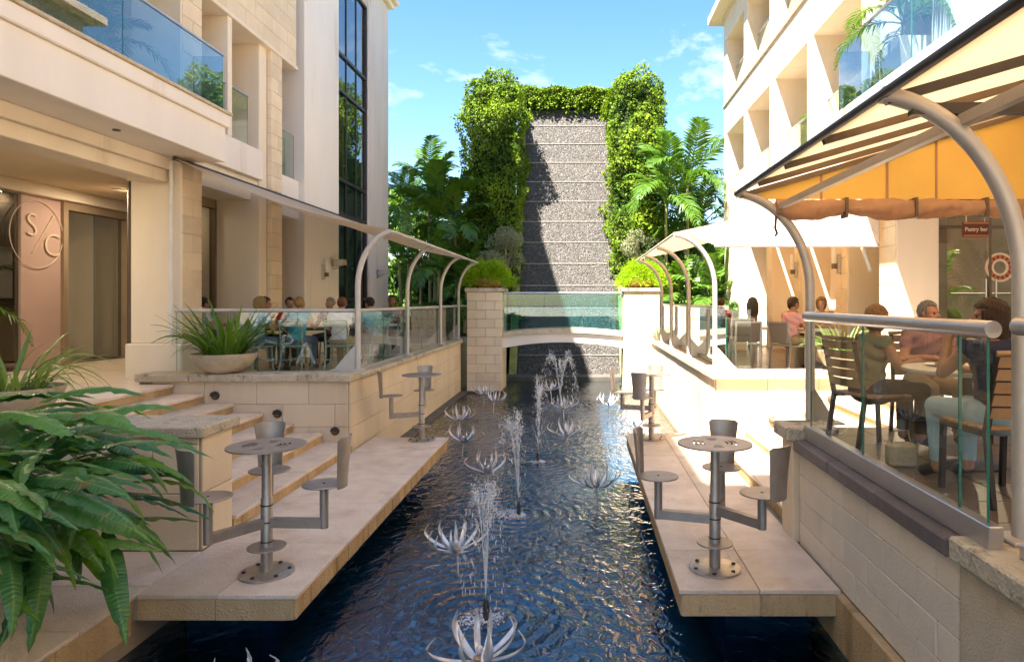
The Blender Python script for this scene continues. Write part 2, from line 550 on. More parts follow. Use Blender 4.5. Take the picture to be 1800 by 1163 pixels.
# leaves
leafmat('ivy_leaf', (.032, .085, .010), (.20, .31, .022), .28, .6, spec=.15)
leafmat('palm_leaf', (.03, .105, .016), (.14, .26, .03), .32, .35)
leafmat('tree_leaf', (.035, .11, .016), (.17, .30, .035), .34)
leafmat('olive_leaf', (.16, .19, .10), (.34, .36, .22), .25)
leafmat('croton_leaf', (.20, .27, .02), (.55, .50, .03), .4)
leafmat('fern_leaf', (.17, .33, .01), (.42, .58, .03), .45, .6)
leafmat('strap_leaf', (.045, .13, .018), (.15, .29, .035), .35, .38, attr=False)
leafmat('strap_pale', (.12, .24, .06), (.38, .50, .16), .35, .38, attr=False)
leafmat('broad_leaf', (.025, .12, .035), (.11, .27, .05), .22, .30, attr=False, spec=.5)
def ribbed(name):
    nt = M[name].node_tree; N, L = nt.nodes, nt.links
    b = N['Principled BSDF']; tc = N.new('ShaderNodeTexCoord')
    wv = N.new('ShaderNodeTexWave'); wv.bands_direction = 'X'; wv.inputs['Scale'].default_value = 13; wv.inputs['Distortion'].default_value = 3.0; wv.inputs['Detail'].default_value = 2
    L.new(tc.outputs['Object'], wv.inputs['Vector'])
    bp = N.new('ShaderNodeBump'); bp.inputs['Strength'].default_value = .22; bp.inputs['Distance'].default_value = .012
    L.new(wv.outputs['Fac'], bp.inputs['Height']); L.new(bp.outputs['Normal'], b.inputs['Normal'])
    src = b.inputs['Base Color'].links[0].from_socket
    sx = N.new('ShaderNodeSeparateXYZ'); L.new(tc.outputs['Object'], sx.inputs['Vector'])
    ab = N.new('ShaderNodeMath'); ab.operation = 'ABSOLUTE'; L.new(sx.outputs['Y'], ab.inputs[0])
    rib = N.new('ShaderNodeMapRange'); rib.inputs['From Min'].default_value = .002; rib.inputs['From Max'].default_value = .007; rib.inputs['To Min'].default_value = .75; rib.inputs['To Max'].default_value = 0
    L.new(ab.outputs[0], rib.inputs['Value'])
    m1 = N.new('ShaderNodeMixRGB'); m1.inputs['Color2'].default_value = (.16, .32, .06, 1)
    L.new(rib.outputs['Result'], m1.inputs['Fac']); L.new(src, m1.inputs['Color1'])
    no = N.new('ShaderNodeTexNoise'); no.inputs['Scale'].default_value = 6; no.inputs['Detail'].default_value = 6
    L.new(tc.outputs['Object'], no.inputs['Vector'])
    ad = N.new('ShaderNodeMath'); ad.operation = 'MULTIPLY_ADD'; ad.inputs[1].default_value = .55
    L.new(sx.outputs['X'], ad.inputs[0]); L.new(no.outputs['Fac'], ad.inputs[2])
    tip = N.new('ShaderNodeMapRange'); tip.inputs['From Min'].default_value = .93; tip.inputs['From Max'].default_value = 1.02; tip.inputs['To Max'].default_value = .85
    L.new(ad.outputs[0], tip.inputs['Value'])
    m2 = N.new('ShaderNodeMixRGB'); m2.inputs['Color2'].default_value = (.20, .13, .04, 1)
    L.new(tip.outputs['Result'], m2.inputs['Fac']); L.new(m1.outputs['Color'], m2.inputs['Color1'])
    L.new(m2.outputs['Color'], b.inputs['Base Color'])
leafmat('broad_lime', (.09, .24, .015), (.20, .36, .03), .4, .36, attr=False)


def water_material():
    m, nt, b = nodes('water')
    N, L = nt.nodes, nt.links
    b.inputs['Base Color'].default_value = (.004, .012, .020, 1)
    b.inputs['Roughness'].default_value = .03
    b.inputs['IOR'].default_value = 1.7
    b.inputs['Specular IOR Level'].default_value = .9
    g = N.new('ShaderNodeNewGeometry')
    mp = N.new('ShaderNodeMapping'); mp.inputs['Scale'].default_value = (1.0, .62, 1)
    L.new(g.outputs['Position'], mp.inputs['Vector'])
    n1 = N.new('ShaderNodeTexNoise'); n1.inputs['Scale'].default_value = 9.0; n1.inputs['Detail'].default_value = 2.2; n1.inputs['Distortion'].default_value = .9
    n2 = N.new('ShaderNodeTexNoise'); n2.inputs['Scale'].default_value = 3.2; n2.inputs['Detail'].default_value = 1.5
    L.new(mp.outputs['Vector'], n1.inputs['Vector']); L.new(mp.outputs['Vector'], n2.inputs['Vector'])
    ad = N.new('ShaderNodeMath'); ad.operation = 'MULTIPLY_ADD'; ad.inputs[1].default_value = .9
    L.new(n2.outputs['Fac'], ad.inputs[0]); L.new(n1.outputs['Fac'], ad.inputs[2])
    # surface mirror over a clear body that shows the tiled floor below
    tr = N.new('ShaderNodeBsdfTransparent'); tr.inputs['Color'].default_value = (.32, .66, .80, 1)
    gl = N.new('ShaderNodeBsdfGlossy'); gl.inputs['Roughness'].default_value = .03
    fr = N.new('ShaderNodeFresnel'); fr.inputs['IOR'].default_value = 1.5
    gn = N.new('ShaderNodeMath'); gn.operation = 'MULTIPLY'; gn.inputs[1].default_value = 1.7; gn.use_clamp = True
    mx = N.new('ShaderNodeMixShader')
    L.new(fr.outputs['Fac'], gn.inputs[0]); L.new(gn.outputs[0], mx.inputs['Fac'])
    L.new(tr.outputs['BSDF'], mx.inputs[1]); L.new(gl.outputs['BSDF'], mx.inputs[2])
    L.new(mx.outputs['Shader'], N['Material Output'].inputs['Surface'])
    hgt = ad.outputs[0]
    for (jx, jy, amp) in ((-.79, 5.72, .5), (-1.0, 6.0, .35), (-.77, 8.5, .5), (-1.1, 8.7, .35), (-.70, 11.3, .45), (-.2, 17.6, .6), (-.9, 17.3, .6)):
        # rings running out from where the jets fall back
        dv = N.new('ShaderNodeVectorMath'); dv.operation = 'DISTANCE'; dv.inputs[1].default_value = (jx, jy, -.42)
        L.new(g.outputs['Position'], dv.inputs[0])
        fq = N.new('ShaderNodeMath'); fq.operation = 'MULTIPLY'; fq.inputs[1].default_value = 42
        sn = N.new('ShaderNodeMath'); sn.operation = 'SINE'
        ex = N.new('ShaderNodeMath'); ex.operation = 'MULTIPLY'; ex.inputs[1].default_value = -2.2
        ep = N.new('ShaderNodeMath'); ep.operation = 'EXPONENT'
        ml = N.new('ShaderNodeMath'); ml.operation = 'MULTIPLY'
        ma = N.new('ShaderNodeMath'); ma.operation = 'MULTIPLY_ADD'; ma.inputs[1].default_value = amp
        L.new(dv.outputs['Value'], fq.inputs[0]); L.new(fq.outputs[0], sn.inputs[0])
        L.new(dv.outputs['Value'], ex.inputs[0]); L.new(ex.outputs[0], ep.inputs[0])
        L.new(sn.outputs[0], ml.inputs[0]); L.new(ep.outputs[0], ml.inputs[1])
        L.new(ml.outputs[0], ma.inputs[0]); L.new(hgt, ma.inputs[2]); hgt = ma.outputs[0]
    bp = N.new('ShaderNodeBump'); bp.inputs['Strength'].default_value = .65; bp.inputs['Distance'].default_value = .05
    n3 = N.new('ShaderNodeTexNoise'); n3.inputs['Scale'].default_value = .55; n3.inputs['Detail'].default_value = 2
    L.new(g.outputs['Position'], n3.inputs['Vector'])
    mr = N.new('ShaderNodeMapRange'); mr.inputs['From Min'].default_value = .35; mr.inputs['From Max'].default_value = .65
    mr.inputs['To Min'].default_value = .30; mr.inputs['To Max'].default_value = .85
    L.new(n3.outputs['Fac'], mr.inputs['Value']); L.new(mr.outputs['Result'], bp.inputs['Strength'])
    L.new(hgt, bp.inputs['Height']); L.new(bp.outputs['Normal'], gl.inputs['Normal']); L.new(bp.outputs['Normal'], fr.inputs['Normal'])
water_material()

def droplet_material():
    m, nt, b = nodes('spray')
    N, L = nt.nodes, nt.links
    b.inputs['Base Color'].default_value = (.9, .93, .95, 1)
    b.inputs['Roughness'].default_value = .12
    b.inputs['Specular IOR Level'].default_value = .9
    t = N.new('ShaderNodeBsdfTransparent')
    mx = N.new('ShaderNodeMixShader'); mx.inputs['Fac'].default_value = .38
    L.new(t.outputs['BSDF'], mx.inputs[1]); L.new(b.outputs['BSDF'], mx.inputs[2])
    L.new(mx.outputs['Shader'], N['Material Output'].inputs['Surface'])
droplet_material()

def pebble_material():
    """grey split-pebble mosaic of the water wall"""
    m, nt, b = nodes('pebble')
    N, L = nt.nodes, nt.links
    g = N.new('ShaderNodeNewGeometry')
    vo = N.new('ShaderNodeTexVoronoi'); vo.inputs['Scale'].default_value = 24
    L.new(g.outputs['Position'], vo.inputs['Vector'])
    sp = N.new('ShaderNodeSeparateColor'); L.new(vo.outputs['Color'], sp.inputs['Color'])
    rp = N.new('ShaderNodeValToRGB')
    e = rp.color_ramp.elements
    e[0].color = (.034, .032, .030, 1); e[1].color = (.150, .138, .126, 1)
    e.new(.45).color = (.060, .055, .051, 1); e.new(.8).color = (.086, .079, .073, 1)
    L.new(sp.outputs['Red'], rp.inputs['Fac'])
    L.new(rp.outputs['Color'], b.inputs['Base Color'])
    b.inputs['Roughness'].default_value = .45
    bp = N.new('ShaderNodeBump'); bp.inputs['Strength'].default_value = .8; bp.inputs['Distance'].default_value = .04; bp.invert = True
    L.new(vo.outputs['Distance'], bp.inputs['Height']); L.new(bp.outputs['Normal'], b.inputs['Normal'])
pebble_material()

def plain(name, c, rough=.7, spec=.2):
    if name in M: return name
    surf(name, c, tuple(x * .88 for x in c), 9, rough, .15, 60, spec=spec, coords='obj')
    return name

ribbed('broad_leaf'); ribbed('broad_lime')
# ------------------------------------------------------------------ shared builders
WATER_Z = -0.42
FLOOR_Z = 1.0

def pane(parent, axis, plane, a0, a1, z0, z1, mat, name='glass_pane', th=0.012, edge='glass_edge'):
    """sheet of glass with green cut edges. axis = direction it runs"""
    b = MB()
    if axis == 'x': b.box(a0, a1, plane - th / 2, plane + th / 2, z0, z1)
    else: b.box(plane - th / 2, plane + th / 2, a0, a1, z0, z1)
    big = (2, 4) if axis == 'x' else (3, 5)
    b.m = [0 if i in big else 1 for i in range(6)]
    return b.build(name, [mat, edge], parent)


def text_mesh(cu, name, mat, parent, loc, rot):
    t = bpy.data.objects.new('tmp_text', cu); COL.objects.link(t)
    me = bpy.data.meshes.new_from_object(t.evaluated_get(bpy.context.evaluated_depsgraph_get()))
    bpy.data.objects.remove(t); me.materials.clear(); me.materials.append(M[mat])
    return place(name, me, parent, loc, rot)


def ground_and_water():
    struct(MB().box(-400, 400, -400, 900, -1.2, -1.0).build('ground', 'ground'))
    struct(MB().box(-6.0, 2.9, -14, 24.4, -.99, -.92).build('canal_floor', 'pool_floor'))
    # water surface
    b = MB()
    b.add([(-6.2, -14, WATER_Z), (3.0, -14, WATER_Z), (3.0, 24.3, WATER_Z), (-6.2, 24.3, WATER_Z)], [(0, 1, 2, 3)])
    struct(b.build('water', 'water'))
    # landings and terraces on both sides
    b = MB()
    b.box(-22, -6.1, -14, 10.2, -1.0, FLOOR_Z - .031)
    b.box(-22, -3.62, 10.45, 30.5, -1.0, FLOOR_Z - .031)
    p = struct(b.build('terrace_floor_left', 'joint'))
    tiles(p, -12.4, -6.1, 6.2, 10.2, FLOOR_Z, .9, .8, 'floor_tile', 'floor_tile')
    tiles(p, -10.0, -6.5, 10.2, 15.6, FLOOR_Z, .875, .9, 'floor_tile', 'floor_tile')
    tiles(p, -6.5, -3.75, 10.45, 20.0, FLOOR_Z, .9, .95, 'floor_tile', 'floor_tile')
    b = MB()
    b.box(2.25, 20, -14, 6.75, -1.0, FLOOR_Z - .031)
    b.box(5.2, 20, 6.75, 10.6, -1.0, FLOOR_Z - .031)
    b.box(2.25, 20, 10.85, 30.5, -1.0, FLOOR_Z - .031)
    p = struct(b.build('terrace_floor_right', 'joint'))
    tiles(p, 2.3, 5.3, 2.6, 6.75, FLOOR_Z, .42, .42, 'brown_tile', 'floor_tile')
    tiles(p, 2.45, 5.4, 10.9, 18.2, FLOOR_Z, .6, .6, 'brown_tile', 'floor_tile')
    struct(MB().box(-60, 60, -90, -14.01, -1.0, FLOOR_Z - .01).build('bounce_ground', 'bounce_stone'))  # unseen pale ground added behind the camera to bounce sunlight forward
    # garden soil behind
    struct(MB().box(-30, 30, 30.5, 34, -1.0, .9).build('garden_ground', 'soil'))
    struct(MB().box(-22, -2.2, 24.5, 30.4, FLOOR_Z - .03, FLOOR_Z + .12).build('planting_bed_left', 'soil'))
    struct(MB().box(1.4, 20, 23.4, 30.4, FLOOR_Z - .03, FLOOR_Z + .12).build('planting_bed_right', 'soil'))
ground_and_water()


def coping_row(parent, axis, c0, c1, a0, a1, z0, z1, length, mat):
    n = max(1, round((a1 - a0) / length)); d = (a1 - a0) / n
    for i in range(n):
        s, e = a0 + i * d + .003, a0 + (i + 1) * d - .003
        b = MB()
        if axis == 'x': b.cbox(s, e, c0, c1, z0, z1, .014)
        else: b.cbox(c0, c1, s, e, z0, z1, .014)
        b.build('coping_stone', mat, parent)


def left_side():
    # walkway along the canal
    w = thing('stone_walkway', 'stone walkway along the dark water below the large leafed plant', 'walkway', (-4.7, 5, 0))
    w.location = (0, 0, 0)
    MB().box(-6.1, -3.43, 2.0, 6.7, -.95, -.031).build('core', 'joint', w)
    tiles(w, -6.1, -3.40, 3.9, 6.13, 0, .9, .75, 'travertine', 'paving_slab')
    blockwork(w, 'y', -3.43, 1, 2.2, 5.2, -.30, -.036, .264, .75, 'travertine_edge', 'edge_stone', proud=.014)
    # projecting deck
    d = thing('stone_deck', 'travertine deck over the pool in front of the wide steps, shaded side', 'deck')
    MB().box(-3.428, -2.20, 5.24, 11.2, -.20, -.031).build('core', 'joint', d)
    for y0, y1 in ((5.22, 6.35), (6.35, 7.6), (7.6, 8.85), (8.85, 10.05), (10.05, 11.25)):
        tiles(d, -3.40, -2.165, y0, y1, 0, .62 if y0 < 6 else 1.3, 2, 'travertine', 'paving_slab', th=.036)
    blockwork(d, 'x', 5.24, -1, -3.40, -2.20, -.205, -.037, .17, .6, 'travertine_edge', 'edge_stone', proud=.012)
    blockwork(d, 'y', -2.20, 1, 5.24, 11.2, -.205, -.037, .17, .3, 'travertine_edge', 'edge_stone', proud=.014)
    MB().box(-3.4, -2.75, 5.9, 10.8, -.95, -.2).build('pier', 'pool_floor', d)
    # steps up to the entrance
    s = thing('stone_steps', 'seven wide stone steps climbing from the deck to the shaded entrance', 'steps')
    for k in range(7):
        x1 = -3.40 - .447 * k
        z1 = FLOOR_Z * (k + 1) / 7
        z0 = FLOOR_Z * k / 7
        for i, (ya, yb) in enumerate(((6.71, 8.4), (8.4, 10.19))):
            MB().cbox(x1 - .48, x1 + .02, ya + .003, yb - .003, z1 - .045, z1, .008).build('tread', 'travertine', s)
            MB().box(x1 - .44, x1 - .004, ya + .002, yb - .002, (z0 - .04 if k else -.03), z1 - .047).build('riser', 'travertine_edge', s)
    MB().box(-6.5, -3.9, 6.712, 10.188, -.9, -.02).build('core', 'joint', s)
    # low end wall by the steps
    e = thing('low_stone_wall', 'low cream wall with rough stone cap at the foot of the entrance steps', 'wall')
    MB().box(-6.1, -3.42, 6.15, 6.69, -.02, 1.02).build('core', 'joint', e)
    blockwork(e, 'x', 6.15, -1, -6.1, -3.43, 0.0, 1.02, .51, .9, 'terrace_stone', 'stone_panel', proud=.014)
    blockwork(e, 'y', -3.42, 1, 6.16, 6.69, 0.0, 1.02, .51, .9, 'terrace_stone', 'stone_panel', proud=.014)
    coping_row(e, 'x', 6.08, 6.76, -6.1, -3.36, 1.02, 1.12, 1.1, 'coping')
    # planter in front
    p = thing('stucco_planter', 'rough stucco planter wall at the left picture edge holding the broad leafed plant', 'planter')
    MB().cbox(-6.3, -3.42, 1.6, 4.25, -.95, .62, .02).build('wall', 'stucco_rough', p)
    MB().box(-6.2, -3.55, 1.7, 4.15, .58, .66).build('soil', 'soil', p)
    # terrace retaining wall
    t = thing('terrace_wall', 'cream retaining wall with stone coping under the left dining terrace', 'wall')
    MB().box(-6.6, -3.46, 10.22, 10.5, -.9, 1.04).build('front_core', 'joint', t)
    MB().box(-3.72, -3.46, 10.5, 19.7, -.95, 1.04).build('side_core', 'joint', t)
    blockwork(t, 'x', 10.22, -1, -6.4, -3.47, .02, 1.04, .34, .78, 'terrace_stone', 'stone_panel', proud=.014, joint=.005)
    blockwork(t, 'y', -3.46, 1, 10.22, 19.7, -.36, 1.04, .35, .95, 'terrace_stone', 'stone_panel', proud=.014, joint=.005)
    coping_row(t, 'x', 10.12, 10.62, -6.62, -3.40, 1.04, 1.155, .8, 'coping')
    coping_row(t, 'y', -3.84, -3.38, 10.62, 19.68, 1.04, 1.12, 1.0, 'coping')
    MB().cbox(-3.46, -3.26, 11.25, 19.72, -.95, -.36, .01).build('plinth', 'pool_rim', t)
    # bulkhead lights on the wall
    for x, z in ((-5.45, .83), (-4.52, .56), (-3.66, .30)):
        l = thing('bulkhead_light', {-5.45: 'round bronze wall light below the planted bowl, highest of three by the steps', -4.52: 'round bronze wall light halfway down the steps, middle of three',
                                     -3.66: 'round bronze wall light nearest the wall corner by the steps, lowest of three'}[x], 'light', (x, 10.205, z), 0, 'round wall lights along the left steps')
        b = MB(); b.lathe([(.062, 0), (.062, .02), (.05, .035)], 20); ob = b.build('body', 'dark_frame', l, rot=(PI / 2, 0, 0), smooth=40)
        MB().ball((0, -.03, -.004), (.04, .028, .04), 14, 8).build('lens', 'bronze_frame', l, smooth=180)
        MB().prism([(-.062, 0), (-.045, .052), (0, .07), (.045, .052), (.062, 0)], 'y', -.062, -.02).build('hood', 'dark_frame', l)
left_side()


def right_side():
    d = thing('stone_deck', 'travertine deck over the pool beside the pale block wall, partly sunlit', 'deck')
    MB().box(.80, 2.05, 5.33, 11.55, -.21, -.031).build('core', 'joint', d)
    ys = [5.31, 6.15, 7.35, 8.6, 9.9, 11.6]
    for y0, y1 in zip(ys[:-1], ys[1:]):
        tiles(d, .765, 2.03, y0, y1, 0, .64, 2, 'travertine', 'paving_slab', th=.036)
    blockwork(d, 'x', 5.33, -1, .79, 2.0, -.215, -.037, .18, .62, 'travertine_edge', 'edge_stone', proud=.012)
    blockwork(d, 'y', .80, -1, 5.33, 11.55, -.215, -.037, .18, .6, 'travertine_edge', 'edge_stone', proud=.014)
    MB().box(1.25, 2.0, 5.9, 11.1, -.95, -.2).build('pier', 'pool_floor', d)
    s = thing('stone_steps', 'sunlit stone steps climbing from the deck towards the pastry shop terrace', 'steps')
    for k in range(7):
        x0 = 2.10 + .45 * k
        z1 = FLOOR_Z * (k + 1) / 7; z0 = FLOOR_Z * k / 7
        for i, (ya, yb) in enumerate(((6.78, 8.6), (8.6, 10.56))):
            MB().cbox(x0 - .02, x0 + .48, ya + .003, yb - .003, z1 - .045, z1, .008).build('tread', 'travertine', s)
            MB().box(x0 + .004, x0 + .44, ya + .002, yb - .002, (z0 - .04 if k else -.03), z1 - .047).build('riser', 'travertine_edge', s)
    MB().box(2.0, 5.2, 6.79, 10.56, -.9, -.045).build('core', 'joint', s)
    # pale block wall carrying the glass railing
    w = thing('block_wall', 'pale block wall with slate coping below the near glass railing', 'wall')
    MB().box(2.07, 2.3, 3.72, 6.45, -.95, .84).build('core', 'joint', w)
    blockwork(w, 'y', 2.07, -1, 3.72, 6.42, -.04, .84, .22, .47, 'block_pale', 'stone_block', proud=.008, joint=.005)
    coping_row(w, 'y', 2.0, 2.34, 3.74, 6.43, .84, .95, .9, 'slate')
    MB().cbox(1.99, 2.06, 3.0, 6.4, -.5, -.035, .008).build('skirting', 'travertine_edge', w)
    MB().box(2.06, 2.3, 1.0, 3.72, -.95, -.05).build('footing', 'pool_rim', w)
    # end pier
    p = thing('stone_pier', 'stone pier with lichen stained cap where the block wall meets the right steps', 'pier')
    MB().cbox(2.0, 2.36, 6.44, 6.77, -.03, .93, .01).build('shaft', 'terrace_stone', p)
    MB().cbox(1.93, 2.42, 6.38, 6.83, .93, 1.06, .014).build('cap', 'coping_moss', p)
    # near stucco wall with mossy cap
    n = thing('stucco_wall', 'rough stucco wall with mossy stone cap at the lower right corner', 'wall')
    MB().cbox(2.055, 2.75, 1.2, 3.70, -.95, .845, .008).build('wall', 'stucco_rough', n)
    coping_row(n, 'y', 2.0, 2.80, 1.2, 3.72, .848, .975, 1.25, 'coping_moss')
    # far terrace wall
    t = thing('terrace_wall', 'sunlit cream retaining wall with pale coping under the right dining terrace', 'wall')
    MB().box(2.10, 5.0, 10.62, 10.9, -.9, 1.03).build('front_core', 'joint', t)
    MB().box(2.10, 2.36, 10.9, 19.7, -.95, 1.03).build('side_core', 'joint', t)
    blockwork(t, 'x', 10.62, -1, 2.11, 5.0, .02, 1.03, .335, .8, 'terrace_stone', 'stone_panel', proud=.014, joint=.005)
    blockwork(t, 'y', 2.10, -1, 10.62, 19.7, -.36, 1.03, .35, .95, 'terrace_stone', 'stone_panel', proud=.014, joint=.005)
    coping_row(t, 'x', 10.52, 10.98, 2.03, 5.0, 1.03, 1.155, .85, 'coping_pale')
    coping_row(t, 'y', 2.03, 2.46, 10.98, 19.68, 1.03, 1.13, 1.0, 'coping_pale')
    MB().cbox(1.96, 2.10, 11.62, 19.72, -.95, -.36, .01).build('plinth', 'travertine_edge', t)
    for x, z in ((2.98, .40), (3.9, .72)):
        l = thing('bulkhead_light', {2.98: 'round bronze light on the sunlit terrace wall just above the stone pier', 3.9: 'round bronze light on the sunlit wall seen behind glass above the right steps'}[x],
                  'light', (x, 10.605, z), 0, 'round wall lights along the right steps')
        MB().lathe([(.062, 0), (.062, .02), (.05, .035)], 20).build('body', 'bronze_frame', l, rot=(PI / 2, 0, 0), smooth=40)
        MB().ball((0, -.03, -.004), (.045, .03, .045), 14, 8).build('lens', 'bronze_frame', l, smooth=180)
right_side()


def bridge():
    b = thing('footbridge', 'small arched footbridge with blue-green glass between two cream block pillars', 'bridge')
    for (x0, x1) in ((-3.28, -2.26), (1.25, 2.30)):
        MB().box(x0 + .02, x1 - .02, 19.72, 20.93, -.95, 2.50).build('pillar_core', 'joint', b)
        blockwork(b, 'x', 19.72, -1, x0 + .005, x1 - .005, -.36, 2.50, .26, .54, 'block_cream', 'stone_block', joint=.009, proud=.014)
        side, out = ((x1 - .02), 1) if x0 < 0 else ((x0 + .02), -1)
        blockwork(b, 'y', side, out, 19.74, 20.93, -.36, 2.50, .26, .6, 'block_cream', 'stone_block', joint=.009, proud=.014)
        MB().cbox(x0 - .05, x1 + .05, 19.66, 21.0, 2.50, 2.61, .012).build('pillar_cap', 'coping', b)
        MB().cbox(x0 - .03, x1 + .03, 19.66, 20.98, -.95, -.36, .012).build('pillar_foot', 'pool_rim', b)
    xa, xb = -2.26, 1.25
    n = 22
    def prof(zc, ze):
        return [(xa + (xb - xa) * i / n, ze + (zc - ze) * (1 - (2 * i / n - 1) ** 2)) for i in range(n + 1)]
    lo, mid = prof(1.03, .86), prof(1.31, 1.20)
    MB().prism(lo + list(reversed(mid)), 'y', 19.95, 20.75).build('arch_span', 'plaster_white', b)
    lo, hi = prof(1.312, 1.202), prof(1.44, 1.33)
    MB().prism(lo + list(reversed(hi)), 'y', 19.88, 20.82).build('arch_coping', 'coping_pale', b)
    for y in (20.02, 20.68):
        for xs, xe in ((xa + .02, -1.06), (-1.05, .05), (.06, xb - .02)):
            f = lambda x: 1.34 + .11 * (1 - (2 * (x - xa) / (xb - xa) - 1) ** 2)
            k = 6
            bot = [(xs + (xe - xs) * i / k, f(xs + (xe - xs) * i / k) + .02) for i in range(k + 1)]
            MB().prism(bot + [(xe, 2.44), (xs, 2.44)], 'y', y - .007, y + .007).build('glass_pane', 'glass_bridge', b)
        MB().tube([(xa, y, 2.47), (xb, y, 2.47)], .032, 12).build('handrail', 'aluminium', b, smooth=50)
bridge()


def water_wall():
    w = thing('water_wall', 'tall tapering pebble water wall in twelve bands beyond the footbridge', 'fountain wall')
    F, T = Vector((0, 23.8, -.5)), Vector((0, 28.4, 10.25))
    X0, X1 = -2.2, 1.36
    n = 13
    for i in range(n):
        a, c = F.lerp(T, i / n), F.lerp(T, (i + 1) / n)
        MB().prism([(a.y, a.z), (a.y + .05, a.z), (c.y + .5, c.z - .03), (c.y, c.z - .03)][::-1], 'x', X0, X1).build('pebble_band', 'pebble', w)
        l = MB(); l.cbox(X0, X1, c.y - .022, c.y + .2, c.z - .03, c.z + .012, .01)
        l.build('ledge', 'white_ledge', w)
    b = MB(); b.prism([(F.y + .3, -.9), (T.y + .3, T.z - .1), (T.y + 2.2, T.z - .1), (T.y + 2.2, -.9)], 'x', X0 + .05, X1 - .05).build('core', 'joint', w)
    for x in (X0 - .28, X1 + .02):     # algae stained side cheeks
        MB().prism([(F.y - .35, -.9), (T.y - .1, T.z + .3), (T.y + 1.2, T.z + .3), (T.y + 1.2, -.9)], 'x', x, x + .26).build('side_cheek', 'algae', w)
    MB().cbox(-3.3, 2.3, 22.75, 23.5, -.95, -.28, .02).build('basin_lip', 'pool_rim', w)
surf('white_ledge', (.34, .32, .29), (.20, .185, .17), 9, .4, .3, 40)
surf('algae', (.46, .44, .16), (.24, .26, .07), 4, .8, .4, 30, stain=((.09, .12, .03), 3, .55, .8))
water_wall()


